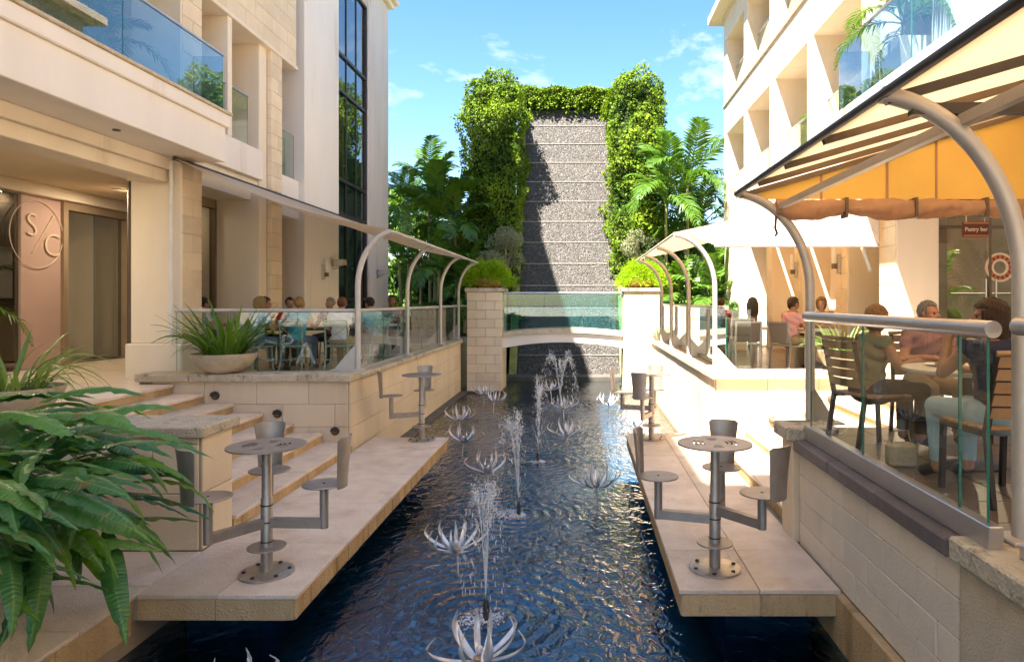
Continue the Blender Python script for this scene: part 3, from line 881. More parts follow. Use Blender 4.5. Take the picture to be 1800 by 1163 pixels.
# ------------------------------------------------------------------ left building
def left_building():
    B = thing('arcade_building', 'cream arcaded building with glass balconies and a tall windowed tower, left of the pool', 'building')
    XF = -6.48
    P, Wt, BL = 'plaster_cream', 'plaster_white', 'block_cream'
    # --- arcade column by the entrance
    MB().cbox(-7.32, XF - .015, 11.11, 11.7, FLOOR_Z + .55, 9.0, .015).build('column', P, B)
    MB().cbox(-7.38, XF + .03, 11.05, 11.72, FLOOR_Z - .02, FLOOR_Z + .55, .02).build('column_base', P, B)
    blockwork(B, 'y', XF - .015, 1, 11.13, 11.7, FLOOR_Z + .56, 9.0, .3, .6, BL, 'stone_block', joint=.006, proud=.012)
    MB().tube([(-6.62, 11.05, FLOOR_Z + .56), (-6.62, 11.05, 4.5)], .035, 12).build('downpipe', 'white_paint', B, smooth=60)
    MB().cbox(-7.32, XF - .02, -1.4, -.8, FLOOR_Z - .02, 9.0, .02).build('column', P, B)
    # --- projecting balcony slab with stepped fascia
    MB().cbox(-7.6, -5.92, -13.5, 11.40, 4.55, 5.13, .012).build('balcony_slab', Wt, B)
    MB().cbox(-7.6, -5.87, -13.5, 11.46, 5.132, 5.34, .015).build('balcony_edge', Wt, B)
    MB().cbox(-7.6, -5.84, -13.5, 11.48, 5.342, 5.39, .01).build('balcony_kerb', 'coping_pale', B)
    ys = [-4.0, -1.4, 1.2, 3.8, 6.35, 8.9, 11.40]
    for a, c in zip(ys[:-1], ys[1:]):
        pane(B, 'y', -5.97, a + .008, c - .008, 5.38, 6.32, 'glass_balcony', 'balcony_glass')
    pane(B, 'x', 11.40, -6.46, -5.98, 5.38, 6.32, 'glass_balcony', 'balcony_glass')
    MB().cbox(-5.995, -5.945, -4.0, 11.42, 6.322, 6.362, .008).build('balcony_rail', 'aluminium', B)
    for y in (4.2, 6.6, 9.2):
        MB().lathe([(.05, 0), (.05, .012), (.035, .014), (.03, .002)], 16).build('downlight', 'dark_frame', B, loc=(-6.25, y, 4.535))
    # --- beams over the entrance bay
    MB().cbox(-7.25, -6.62, -13.5, 11.10, 4.36, 4.548, .01).build('beam', P, B)
    MB().cbox(-7.15, -6.70, -13.5, 11.10, 4.16, 4.358, .01).build('beam', P, B)
    MB().box(-10.4, -7.26, -13.5, 15.4, 4.40, 4.52).build('soffit', 'soffit', B)
    MB().cbox(-10.3, -9.9, -13.5, 15.3, 4.18, 4.398, .01).build('beam', P, B)
    # --- entrance front: clear glazing, pink panel, door
    MB().box(-10.2, -10.0, 13.22, 13.34, FLOOR_Z, 4.18).build('door_frame', 'interior_tan', B)
    MB().box(-10.2, -9.98, 15.06, 15.2, FLOOR_Z, 4.18).build('door_frame', 'interior_tan', B)
    MB().box(-10.2, -10.0, 13.34, 15.06, 4.02, 4.18).build('door_frame', 'interior_tan', B)
    MB().cbox(-10.18, -10.06, 12.28, 13.22, FLOOR_Z, 4.18, .006).build('entrance_panel', 'pink_panel', B)
    pane(B, 'y', -10.1, 9.2, 12.26, FLOOR_Z + .05, 4.16, 'glass_window', 'shop_glass')
    pane(B, 'y', -10.1, 5.6, 9.16, FLOOR_Z + .05, 4.16, 'glass_window', 'shop_glass')
    pane(B, 'y', -10.12, 14.2, 15.04, FLOOR_Z + .03, 4.0, 'glass_window', 'door_leaf')
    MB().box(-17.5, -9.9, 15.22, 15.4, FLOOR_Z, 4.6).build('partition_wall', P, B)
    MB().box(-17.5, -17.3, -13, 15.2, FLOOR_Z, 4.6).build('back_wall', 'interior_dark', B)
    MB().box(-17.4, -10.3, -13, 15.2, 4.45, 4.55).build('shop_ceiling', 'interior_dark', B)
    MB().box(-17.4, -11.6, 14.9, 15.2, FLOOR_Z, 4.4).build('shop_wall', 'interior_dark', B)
    # --- dining bay: glazing, header, pier
    pane(B, 'y', -7.5, 11.75, 13.95, FLOOR_Z + .05, 4.3, 'glass_window', 'shop_glass')
    for y in (11.72, 13.9):
        MB().box(-7.56, -7.44, y, y + .07, FLOOR_Z, 4.3).build('window_frame', 'bronze_frame', B)
    MB().box(-7.56, -7.44, 11.79, 13.9, 4.12, 4.3).build('window_frame', 'interior_tan', B)
    MB().cbox(-7.8, -6.75, 11.71, 14.0, 4.3, 4.58, .012).build('beam', P, B)
    MB().cbox(-7.8, -6.62, 11.705, 14.0, 4.582, 4.70, .012).build('beam', Wt, B)
    MB().cbox(-8.6, -6.50, 11.705, 13.99, 4.702, 5.30, .012).build('balcony_slab', Wt, B)
    pane(B, 'y', -6.56, 11.75, 13.45, 5.30, 6.25, 'glass_green', 'balcony_glass')
    MB().cbox(-6.585, -6.535, 11.72, 13.47, 6.252, 6.285, .006).build('balcony_rail', 'aluminium', B)
    # --- pier with block face
    MB().cbox(-8.6, XF - .10, 14.0, 14.34, FLOOR_Z, 9.0, .012).build('pier', P, B)
    MB().box(-8.6, XF - .015, 14.342, 14.85, FLOOR_Z, 9.0).build('pier_core', 'joint', B)
    blockwork(B, 'y', XF - .015, 1, 14.35, 14.85, FLOOR_Z, 7.55, .3, .6, BL, 'stone_block', joint=.006, proud=.012)
    blockwork(B, 'x', 14.342, -1, XF - .098, XF - .002, FLOOR_Z, 7.55, .3, .6, BL, 'stone_block', joint=.006, proud=.012)
    # --- narrow bay between pier and tower
    MB().cbox(-8.6, -6.9, 14.86, 16.06, 4.4, 5.1, .012).build('balcony_slab', Wt, B)
    MB().cbox(-6.98, -6.62, 14.86, 16.06, 4.15, 5.05, .012).build('parapet', Wt, B)
    pane(B, 'y', -6.72, 14.9, 16.0, 5.06, 6.1, 'glass_green', 'balcony_glass')
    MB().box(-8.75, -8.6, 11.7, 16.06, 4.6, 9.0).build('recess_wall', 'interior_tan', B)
    MB().box(-8.75, -8.6, 14.86, 16.06, FLOOR_Z, 4.39).build('recess_wall', P, B)
    MB().prism([(-7.70, 11.73), (-7.76, 11.73), (-9.28, 13.98), (-9.20, 13.98)], 'z', FLOOR_Z, 4.38).build('back_wall', 'interior_dark', B)
    # --- upper wall behind the big balcony
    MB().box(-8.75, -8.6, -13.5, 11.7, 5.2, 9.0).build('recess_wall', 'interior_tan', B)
    for (a, c) in ((6.2, 9.4), (1.4, 5.2)):
        pane(B, 'y', -8.56, a, c, 5.4, 7.3, 'glass_window', 'balcony_door')
    MB().cbox(-8.6, XF - .02, 12.6, 12.75, 5.3, 7.54, .01).build('side_wall', P, B)
    # --- top header in blockwork
    MB().box(-8.6, XF - .02, -13.5, 15.6, 7.55, 10.9).build('header_core', 'joint', B)
    blockwork(B, 'y', XF - .02, 1, 8.0, 15.6, 7.58, 10.8, .32, .75, BL, 'stone_block', joint=.005, proud=.012)
    MB().cbox(-8.6, XF + .03, -13.5, 15.62, 7.50, 7.58, .012).build('header_trim', P, B)
    MB().cbox(-8.6, XF + .04, -13.5, 15.64, 10.9, 11.0, .012).build('cornice', Wt, B)
    # unseen masses added on top, stepped to cast shade on decks, pool and bridge
    for (ya, yb, z0, z1) in ((-14.0, -4.0, 5.4, 27.6), (-3.99, .85, 5.4, 23.7), (.86, 9.0, 11.0, 19.6), (9.01, 15.8, 11.0, 19.6)):
        MB().box(-18, XF + .25, ya, yb, z0, z1).build('shade_mass', P, B)
    MB().box(-14, XF + .1, 15.81, 20.3, 12.5, 19.6).build('shade_mass', P, B)
    for k in range(3):
        for j in (9.8, 12.6):
            y = j
            MB().box(XF + .252, XF + .27, y, y + 1.4, 12.0 + 2.6 * k, 13.6 + 2.6 * k).build('window', 'glass_tower', B)
    # --- tower
    G = 'plaster_grey'
    zt = 12.1
    MB().cbox(-14, XF, 16.07, 18.33, FLOOR_Z - .02, zt, .015).build('tower_wall', Wt, B)
    MB().cbox(-14, XF, 20.92, 23.06, FLOOR_Z - .02, zt, .015).build('tower_wall', G, B)
    MB().box(-14, XF - .35, 18.33, 20.92, 11.2, zt - .01).build('tower_wall', Wt, B)
    MB().box(-14, XF - 1.4, 18.33, 20.92, FLOOR_Z, 11.2).build('tower_core', 'mirrored_sky_blue', B)
    MB().cbox(-14, XF + .16, 15.9, 23.2, zt, zt + .16, .02).build('cornice', P, B)
    MB().cbox(-14, XF + .30, 15.8, 23.32, zt + .162, zt + .34, .02).build('cornice', P, B)
    zs = [FLOOR_Z + .02, 2.3, 4.62, 5.56, 8.0, 9.0, 11.2]
    cols3 = [18.36, 19.2, 20.05, 20.89]
    for zi, (za, zb) in enumerate(zip(zs[:-1], zs[1:])):
        for a, c in zip(cols3[:-1], cols3[1:]):
            w = pane(B, 'y', XF - .12, a + .02, c - .02, za + .04, zb - .04, 'glass_tower', 'window_pane')
    for z in zs[1:]:
        MB().box(XF - .2, XF - .06, 18.34, 20.91, z - .04, z + .04).build('transom', 'dark_frame', B)
    for y in (18.34, 20.86):
        MB().box(XF - .2, XF - .05, y, y + .05, FLOOR_Z, 11.2).build('mullion', 'dark_frame', B)
    for y in (19.2, 20.05):
        MB().box(XF - .17, XF - .09, y - .015, y + .015, FLOOR_Z, 11.2).build('mullion', 'dark_frame', B)
    # coloured blinds and shelves just inside the tall window
    surf('blind_blue', (.35, .50, .62)); surf('blind_yellow', (.75, .55, .25)); surf('blind_green', (.25, .5, .06)); surf('blind_orange', (.6, .25, .08))
    for y, wd, c in ((18.95, .1, 'blind_blue'), (19.12, .16, 'blind_orange'), (19.35, .3, 'blind_yellow'), (20.35, .45, 'blind_green')):
        MB().box(XF - .30, XF - .26, y, y + wd, 5.7, 7.9).build('blind', c, B)
    for z in (6.1, 6.6, 7.1, 7.5):
        MB().box(XF - .6, XF - .3, 18.4, 18.9, z, z + .05).build('shelf', 'blind_orange', B)
    # letters on the entrance
    def txt(s, size, loc, name, mat):
        cu = bpy.data.curves.new(name, 'FONT'); cu.body = s; cu.size = size; cu.extrude = .003; cu.offset = -.008
        cu.align_x = 'CENTER'; cu.align_y = 'CENTER'; cu.resolution_u = 4
        return text_mesh(cu, name, mat, B, loc, (PI / 2, 0, PI / 2))
    surf('letter_cream', (.72, .58, .44), None, 3, .5)
    txt('S', .62, (-10.035, 12.50, 3.62), 'letter', 'letter_cream')
    txt('C', .62, (-10.035, 12.98, 3.28), 'letter', 'letter_cream')
    MB().bar((-10.04, 12.50, 3.12), (-10.04, 13.0, 3.86), .012, .035, up=(1, 0, 0)).build('letter_slash', 'letter_cream', B)
    ring = [(-10.035, 12.62 + .62 * math.cos(t), 3.47 + .62 * math.sin(t)) for t in [2 * PI * i / 40 for i in range(41)]]
    MB().tube(ring, .008, 6, caps=False).build('letter_ring', 'letter_cream', B)
left_building()




def right_building():
    B = thing('balcony_building', 'sunlit cream building with rows of recessed balconies, right of the pool', 'building')
    XF = 4.84
    W, P, BL = 'plaster_sand', 'plaster_cream', 'block_cream'
    # columns and walls of the ground floor
    MB().cbox(XF + .015, 5.50, 10.46, 11.06, FLOOR_Z - .02, 5.2, .012).build('column', P, B)
    blockwork(B, 'y', XF + .015, -1, 10.48, 11.06, FLOOR_Z, 4.6, .3, .6, BL, 'stone_block', joint=.006, proud=.012)
    MB().box(5.50, 5.62, 10.7, 11.06, FLOOR_Z, 4.4).build('window_frame', 'block_cream', B)
    # shop window to the side
    for a, c in ((5.64, 6.55), (6.57, 7.5), (7.52, 9.2)):
        pane(B, 'x', 10.95, a, c, FLOOR_Z + .04, 4.2, 'glass_window', 'shop_glass')
    for x in (6.56, 7.51):
        MB().box(x - .02, x + .02, 10.92, 10.98, FLOOR_Z, 4.2).build('window_frame', 'bronze_frame', B)
    MB().box(5.63, 9.3, 10.91, 10.99, 3.4, 3.45).build('window_frame', 'bronze_frame', B)
    MB().box(5.5, 9.4, 10.7, 11.06, 4.2, 5.1).build('header', P, B)
    for x in (6.48, 6.64):
        MB().tube([(x, 10.9, 1.95), (x, 10.9, 2.6)], .014, 8).build('door_handle', 'aluminium', B)
    MB().box(5.96, 9.6, 15.2, 15.4, FLOOR_Z, 4.3).build('back_wall', 'interior_tan', B)
    MB().box(5.6, 9.6, 11.0, 15.3, 4.3, 4.5).build('shop_ceiling', 'interior_dark', B)
    # niches behind the dining terrace
    for (a, c) in ((12.6, 13.2), (15.2, 15.75), (17.6, 18.1)):
        MB().cbox(XF + .10, 6.2, a, c, FLOOR_Z - .02, 4.5, .012).build('pilaster', P, B)
        blockwork(B, 'y', XF + .10, -1, a + .01, c - .01, FLOOR_Z, 4.5, .3, .6, BL, 'stone_block', joint=.006, proud=.010)
    for (a, c) in ((11.06, 12.6), (13.2, 15.2), (15.75, 17.6), (18.1, 20.0)):
        MB().box(5.55, 5.75, a, c, 3.6, 4.5).build('niche_wall', P, B)
        if a == 11.06:
            pane(B, 'y', 5.62, a + .05, c - .05, FLOOR_Z + .05, 3.6, 'glass_window', 'shop_glass')
        else: MB().box(5.56, 5.74, a, c, FLOOR_Z, 3.6).build('niche_wall', P, B)
    MB().cbox(XF, 6.2, 20.2, 22.9, FLOOR_Z - .02, 4.5, .012).build('end_pier', W, B)
    MB().box(XF - .02, 6.2, 11.07, 22.95, 4.5, 5.28).build('lintel', W, B)
    MB().box(5.8, 5.95, 11.07, 22.85, FLOOR_Z, 4.5).build('inner_wall', P, B)
    MB().box(9.4, 9.6, -13.5, 10.9, FLOOR_Z, 5.1).build('side_wall', P, B)
    # balcony slab over the shop
    MB().cbox(4.27, 7.0, -13.5, 11.40, 4.55, 5.13, .012).build('balcony_slab', W, B)
    MB().cbox(4.22, 7.0, -13.5, 11.46, 5.132, 5.34, .015).build('balcony_edge', W, B)
    ys = [-1.4, 1.2, 3.8, 6.35, 8.9, 11.40]
    for a, c in zip(ys[:-1], ys[1:]):
        pane(B, 'y', 4.32, a + .008, c - .008, 5.34, 6.40, 'glass_balcony', 'balcony_glass')
    pane(B, 'x', 11.40, 4.33, 4.83, 5.34, 6.40, 'glass_balcony', 'balcony_glass')
    MB().cbox(4.295, 4.345, -1.4, 11.42, 6.402, 6.44, .008).build('balcony_rail', 'aluminium', B)
    # second and third floor: piers, spandrels, recesses
    op = [(11.95, 14.18 - .0), (14.56, 16.96), (17.45, 19.80), (20.2, 22.55)]
    op = [(11.75, 14.18), (14.56, 16.96), (17.45, 19.80), (20.2, 22.55)]
    pier = [(11.0, 11.75), (14.18, 14.56), (16.96, 17.45), (19.80, 20.2), (22.55, 23.0)]
    for (z0, z1, zt) in ((5.28, 7.75, 8.8), (8.8, 10.85, 11.7)):
        for a, c in pier:
            MB().box(XF, XF + 1.5, a, c, z0 + .002, z1).build('pier', W, B)
        MB().cbox(XF - .001, 9, 11.0, 23.0, z1, zt - .09, .01).build('spandrel', W, B)
        MB().cbox(XF - .04, 9, 11.0, 23.05, zt - .088, zt, .01).build('floor_edge', 'coping_pale' if zt < 9 else W, B)
        for a, c in op:
            MB().box(XF + 1.48, XF + 1.6, a, c, z0, z1).build('recess_wall', P, B)
            pane(B, 'y', XF + 1.45, a + .5, c - .3, z0 + .1, z1 - .25, 'glass_window', 'balcony_door')
            pane(B, 'y', XF + .32, a + .01, c - .01, z0 + .05, z0 + 1.12, 'glass_green', 'balcony_glass')
            MB().box(XF + .295, XF + .345, a + .005, c - .005, z0 + 1.122, z0 + 1.155).build('balcony_rail', 'aluminium', B)
        for a, c in ((2.0, 10.98),):
            MB().box(XF + 1.2, XF + 1.4, a - 15, c, z0, zt).build('recess_wall', P, B)
    for y in (8.9, 5.6, 2.3):
        MB().box(XF, XF + 1.2, y, y + .5, 5.28, 7.75).build('pier', W, B)
    MB().box(XF, 9, -13.5, 10.98, 7.75, 11.7).build('upper_wall', W, B)
    MB().cbox(4.40, 10, -13.5, 23.6, 11.702, 11.98, .02).build('roof_slab', W, B)
    MB().box(XF + .002, XF + 4, 22.96, 23.0, 5.2, 11.6).build('end_wall', P, B)
right_building()
# ------------------------------------------------------------------ railings
def railings():
    # left terrace, front (faces the camera)
    r = thing('glass_railing', 'glass railing with pale handrail behind the planted bowl, front edge of left terrace', 'railing')
    for a, c in ((-6.42, -5.5), (-5.49, -4.5), (-4.49, -3.62)):
        pane(r, 'x', 10.86, a, c, 1.10, 2.06, 'glass_clear')
    MB().tube([(-6.44, 10.86, 2.09), (-3.52, 10.86, 2.09)], .032, 12).build('handrail', 'post_paint', r, smooth=50)
    MB().box(-6.42, -3.62, 10.83, 10.89, 1.03, 1.115).build('base_channel', 'aluminium', r)
    m_, nt_, b_ = nodes('letter_frost'); b_.inputs['Base Color'].default_value = (.62, .66, .64, 1)
    t_ = nt_.nodes.new('ShaderNodeBsdfTransparent'); x_ = nt_.nodes.new('ShaderNodeMixShader'); x_.inputs['Fac'].default_value = .2
    nt_.links.new(t_.outputs['BSDF'], x_.inputs[1]); nt_.links.new(b_.outputs['BSDF'], x_.inputs[2]); nt_.links.new(x_.outputs['Shader'], nt_.nodes['Material Output'].inputs['Surface'])
    for s, x, z, sz in (('C', -4.98, 1.43, .50), ('P', -4.66, 1.55, .42), ('A', -4.36, 1.40, .50)):
        cu = bpy.data.curves.new('frosted_letter', 'FONT'); cu.body = s; cu.size = sz; cu.extrude = .001; cu.align_x = 'CENTER'; cu.align_y = 'CENTER'
        cu.resolution_u = 4
        text_mesh(cu, 'frosted_letter', 'letter_frost', r, (x, 10.85, z), (PI / 2, 0, 0))
    # left terrace, along the pool
    r = thing('glass_railing', 'glass railing running along the left terrace edge between the curved posts', 'railing')
    ys = [10.95, 12.4, 13.85, 15.4, 17.1, 18.5, 19.7]
    for a, c in zip(ys[:-1], ys[1:]):
        pane(r, 'y', -3.58, a + .01, c - .01, 1.14, 2.06, 'glass_clear')
    MB().tube([(-3.58, 10.86, 2.09), (-3.58, 19.7, 2.09)], .03, 12).build('handrail', 'post_paint', r, smooth=50)
    MB().box(-3.61, -3.55, 10.95, 19.7, 1.121, 1.16).build('base_channel', 'aluminium', r)
    MB().tube([(-3.58, 19.85, 2.09), (-3.25, 19.85, 2.09)], .025, 8).build('rail_return', 'post_paint', r, smooth=50)
    # right far terrace, along the pool
    r = thing('glass_railing', 'glass railing along the sunlit terrace behind the thin curved posts on the right', 'railing')
    ys = [11.05, 12.7, 14.3, 15.9, 17.5, 19.3]
    for a, c in zip(ys[:-1], ys[1:]):
        pane(r, 'y', 2.36, a + .01, c - .01, 1.18, 2.10, 'glass_green')
    MB().cbox(2.32, 2.40, 11.0, 19.3, 2.102, 2.16, .012).build('handrail', 'aluminium', r)
    MB().box(2.33, 2.39, 11.0, 19.3, 1.132, 1.20).build('base_channel', 'bronze_frame', r)
    pane(r, 'x', 11.02, 2.37, 2.75, 1.165, 2.10, 'glass_green')
    # right near railing
    r = thing('glass_railing', 'near glass railing with thick round handrail on the slate topped wall', 'railing')
    ys = [3.56, 3.83, 5.14, 6.3]
    for a, c in zip(ys[:-1], ys[1:]):
        pane(r, 'y', 2.13, a + .004, c - .004, 1.0, 2.07, 'glass_clear', th=.016, edge='glass_edge')
    MB().tube([(2.13, 3.52, 2.10), (2.13, 6.42, 2.10)], .045, 20).build('handrail', 'aluminium', r, smooth=50)
    MB().cbox(2.095, 2.175, 3.50, 6.40, .952, 1.09, .006).build('base_channel', 'aluminium', r)
    # continuation nearest the camera
    r = thing('glass_railing', 'end of another glass railing and handrail cut by the right picture edge', 'railing')
    pane(r, 'y', 2.20, 1.6, 3.36, 1.0, 2.07, 'glass_clear', th=.016)
    MB().tube([(2.20, 1.4, 2.12), (2.20, 3.43, 2.12)], .045, 20).build('handrail', 'aluminium', r, smooth=50)
    MB().cbox(2.17, 2.23, 1.4, 3.38, .976, 1.05, .006).build('base_channel', 'aluminium', r)
railings()


# ------------------------------------------------------------------ awnings
def arch_pts(x0, zb, zs, x1, z1, y, n=14):
    pts = [(x0, y, zb), (x0, y, (zb + zs) / 2)]
    for i in range(n + 1):
        t = PI / 2 * i / n * .93
        pts.append((x0 + (x1 - x0) * (1 - math.cos(t)) / (1 - math.cos(PI / 2 * .93)), y, zs + (z1 - zs) * math.sin(t) / math.sin(PI / 2 * .93)))
    return pts

def sheet(xs, zs, y0, y1, sagf, nu=14, nv=16, th=.006):
    """sagging cloth between two straight edges"""
    b = MB(); vs = []; 
    for k in (0, 1):
        for j in range(nv + 1):
            v = j / nv
            for i in range(nu + 1):
                u = i / nu
                x = xs[0] + (xs[1] - xs[0]) * u
                z = zs[0] + (zs[1] - zs[0]) * u - sagf(u, v) - k * th
                vs.append((x, y0 + (y1 - y0) * v, z))
    w = nu + 1; o = w * (nv + 1); fs = []
    for j in range(nv):
        for i in range(nu):
            a = j * w + i
            fs.append((a, a + 1, a + w + 1, a + w)); fs.append((o + a, o + a + w, o + a + w + 1, o + a + 1))
    for i in range(nu):
        fs.append((i, o + i, o + i + 1, i + 1)); a = nv * w + i; fs.append((a, a + 1, o + a + 1, o + a))
    for j in range(nv):
        a = j * w; fs.append((a, a + w, o + a + w, o + a)); a = j * w + nu; fs.append((a, o + a, o + a + w, a + w))
    b.add(vs, fs)
    return b

def awnings():
    # left
    A = thing('awning', 'taut beige awning on four curved posts over the left dining terrace', 'awning')
    ys = [10.8, 13.9, 17.2, 19.75]
    for y in ys:
        p = MB(); p.tube(arch_pts(-3.52, 1.12, 2.45, -2.99, 3.34, y), .045 if y < 12 else .04, 12)
        po = p.build('post', 'post_paint', A, smooth=60)
        MB().prism([(-3.52, 1.16), (-3.9, 1.16), (-3.52, 1.60)], 'y', y - .008, y + .008).build('gusset', 'post_paint', po)
        MB().cbox(-3.93, -3.42, y - .11, y + .11, 1.121, 1.165, .008).build('base_plate', 'post_paint', po)
    f = sheet((-6.46, -2.97), (4.52, 3.37), 10.8, 19.75, lambda u, v: .16 * math.sin(PI * u) + .05 * math.sin(PI * u) * abs(math.sin(PI * v * 3)))
    f.build('fabric', 'awning_cream', A, smooth=60)
    MB().tube([(-2.97, 10.75, 3.34), (-2.97, 19.8, 3.34)], .022, 8).build('edge_rail', 'post_paint', A, smooth=60)
    MB().tube([(-6.42, 10.8, 4.50), (-6.42, 19.75, 4.50)], .035, 8).build('wall_rail', 'dark_frame', A, smooth=60)
    # far right
    A = thing('awning', 'white fronted awning on four thin curved posts over the far right terrace', 'awning')
    for y in (10.95, 13.6, 16.2, 18.1):
        po = MB().tube(arch_pts(2.16, 1.12, 2.45, 1.53, 3.30, y), .04, 12).build('post', 'post_paint', A, smooth=60)
        MB().prism([(2.16, 1.17), (2.5, 1.17), (2.16, 1.55)], 'y', y - .008, y + .008).build('gusset', 'post_paint', po)
        MB().cbox(2.07, 2.5, y - .1, y + .1, 1.131, 1.17, .008).build('base_plate', 'post_paint', po)
    sheet((1.50, 4.82), (3.34, 4.30), 10.95, 18.3, lambda u, v: .09 * math.sin(PI * u)).build('fabric', 'awning_cream', A, smooth=60)
    MB().tube([(1.50, 10.9, 3.31), (1.50, 18.35, 3.31)], .022, 8).build('edge_rail', 'post_paint', A, smooth=60)
    n = 14; top = [(1.62 + 3.16 * i / n, 3.34 + (.12 + 3.16 * i / n) * .289 - .09 * math.sin(PI * i / n) - .02) for i in range(n + 1)]
    MB().prism([(2.2, 3.12)] + [(4.78, 3.12)] + top[::-1], 'y', 10.93, 10.945).build('end_panel', 'awning_white', A)
    MB().tube([(2.15, 10.93, 3.12), (4.80, 10.93, 3.12)], .02, 8).build('hem_bar', 'post_paint', A)
    # near right
    A = thing('awning', 'large tan awning with golden end panel over the near right terrace', 'awning')
    XO, ZO, XI, ZI = 1.62, 3.34, 4.86, 4.28
    zf = lambda x: ZO + (ZI - ZO) * (x - XO) / (XI - XO)
    for y in (3.62, 6.95):
        po = MB().tube(arch_pts(2.34, .97 if y < 5 else 1.0, 2.35, 1.60, 3.34, y, 18), .047, 16).build('post', 'post_paint', A, smooth=60)
        MB().prism([(2.36, .98), (2.62, .98), (2.36, 1.40)], 'y', y - .008, y + .008).build('gusset', 'post_paint', po)
        MB().cbox(2.24, 2.66, y - .1, y + .1, .977 if y < 5 else 1.0, 1.0 if y < 5 else 1.02, .006).build('base_plate', 'post_paint', po)
    sheet((XO, XI), (ZO + .03, ZI + .03), -2.5, 6.95, lambda u, v: .035 * math.sin(PI * u) * abs(math.sin(PI * v * 6)), 16, 40).build('fabric', 'awning_cream', A, smooth=60)
    MB().tube([(XO - .02, -2.5, ZO), (XO - .02, 7.0, ZO)], .028, 10).build('edge_rail', 'dark_frame', A, smooth=60)
    for y in (0.4, 2.0, 3.62, 4.55, 5.4, 6.2, 6.93):
        MB().bar((XO, y, ZO - .03), (XI, y, ZI - .03), .045, .05).build('rafter', 'bronze_frame' if y > 3.7 else 'dark_frame', A)
    MB().bar((2.02, -2.5, 3.20), (2.02, 6.95, 3.20), .05, .06).build('purlin', 'post_paint', A)
    MB().bar((3.1, -2.5, zf(3.1) - .09), (3.1, 6.95, zf(3.1) - .09), .05, .06).build('purlin', 'bronze_frame', A)
    for y in (3.62,):
        MB().bar((1.75, y, 3.26), (4.8, y, 3.30), .05, .06).build('tie_bar', 'dark_frame', A)
    # end panel in four sewn widths
    xs = [1.68, 2.45, 3.12, 3.62, 4.84]
    for a, c in zip(xs[:-1], xs[1:]):
        MB().prism([(a + .004, 3.28), (c - .004, 3.28), (c - .004, zf(c)), (a + .004, zf(a))], 'y', 6.945, 6.953).build('end_panel', 'awning_gold', A)
        MB().box(c - .012, c + .012, 6.938, 6.944, 3.27, zf(c) - .03).build('seam', 'awning_roll', A)
    # rolled up side blind hanging below it
    b = MB(); nx, na = 120, 20; vs = []
    for i in range(nx + 1):
        u = i / nx
        x = 1.98 + 2.85 * u
        k = (u * 4.06) % 1.0                      # gathered at each strap, sagging between
        sag = math.sin(PI * k)
        for j in range(na):
            a = 2 * PI * j / na
            w = .055 + .02 * sag + .010 * math.sin(a * 3 + u * 31) + .006 * math.sin(u * 150 + a * 2)
            h = .078 + .018 * sag + .014 * math.sin(a * 4 + u * 23 + 2 * math.sin(u * 13)) + .006 * math.sin(u * 90 + a * 5)
            vs.append((x, 6.92 + w * math.cos(a), 3.19 - .015 * sag + h * math.sin(a) - (.022 * math.sin(u * 17) if math.sin(a) < 0 else 0)))
    fs = [(i * na + j, (i + 1) * na + j, (i + 1) * na + (j + 1) % na, i * na + (j + 1) % na) for i in range(nx) for j in range(na)]
    fs += [tuple(range(na)), tuple(nx * na + j for j in reversed(range(na)))]
    b.add(vs, fs)
    roll = b.build('rolled_blind', 'awning_roll', A, smooth=50)
    for x in (2.68, 3.38, 4.09, 4.79):
        MB().box(x - .012, x + .012, 6.92 - .075, 6.92 + .075, 3.085, 3.285).build('strap', 'bronze_frame', roll)
    MB().tube([(1.98, 6.9, 3.10), (1.97, 6.9, 2.98), (1.99, 6.9, 2.93), (1.97, 6.9, 2.90)], .012, 6).build('cord', 'dark_frame', A)
awnings()


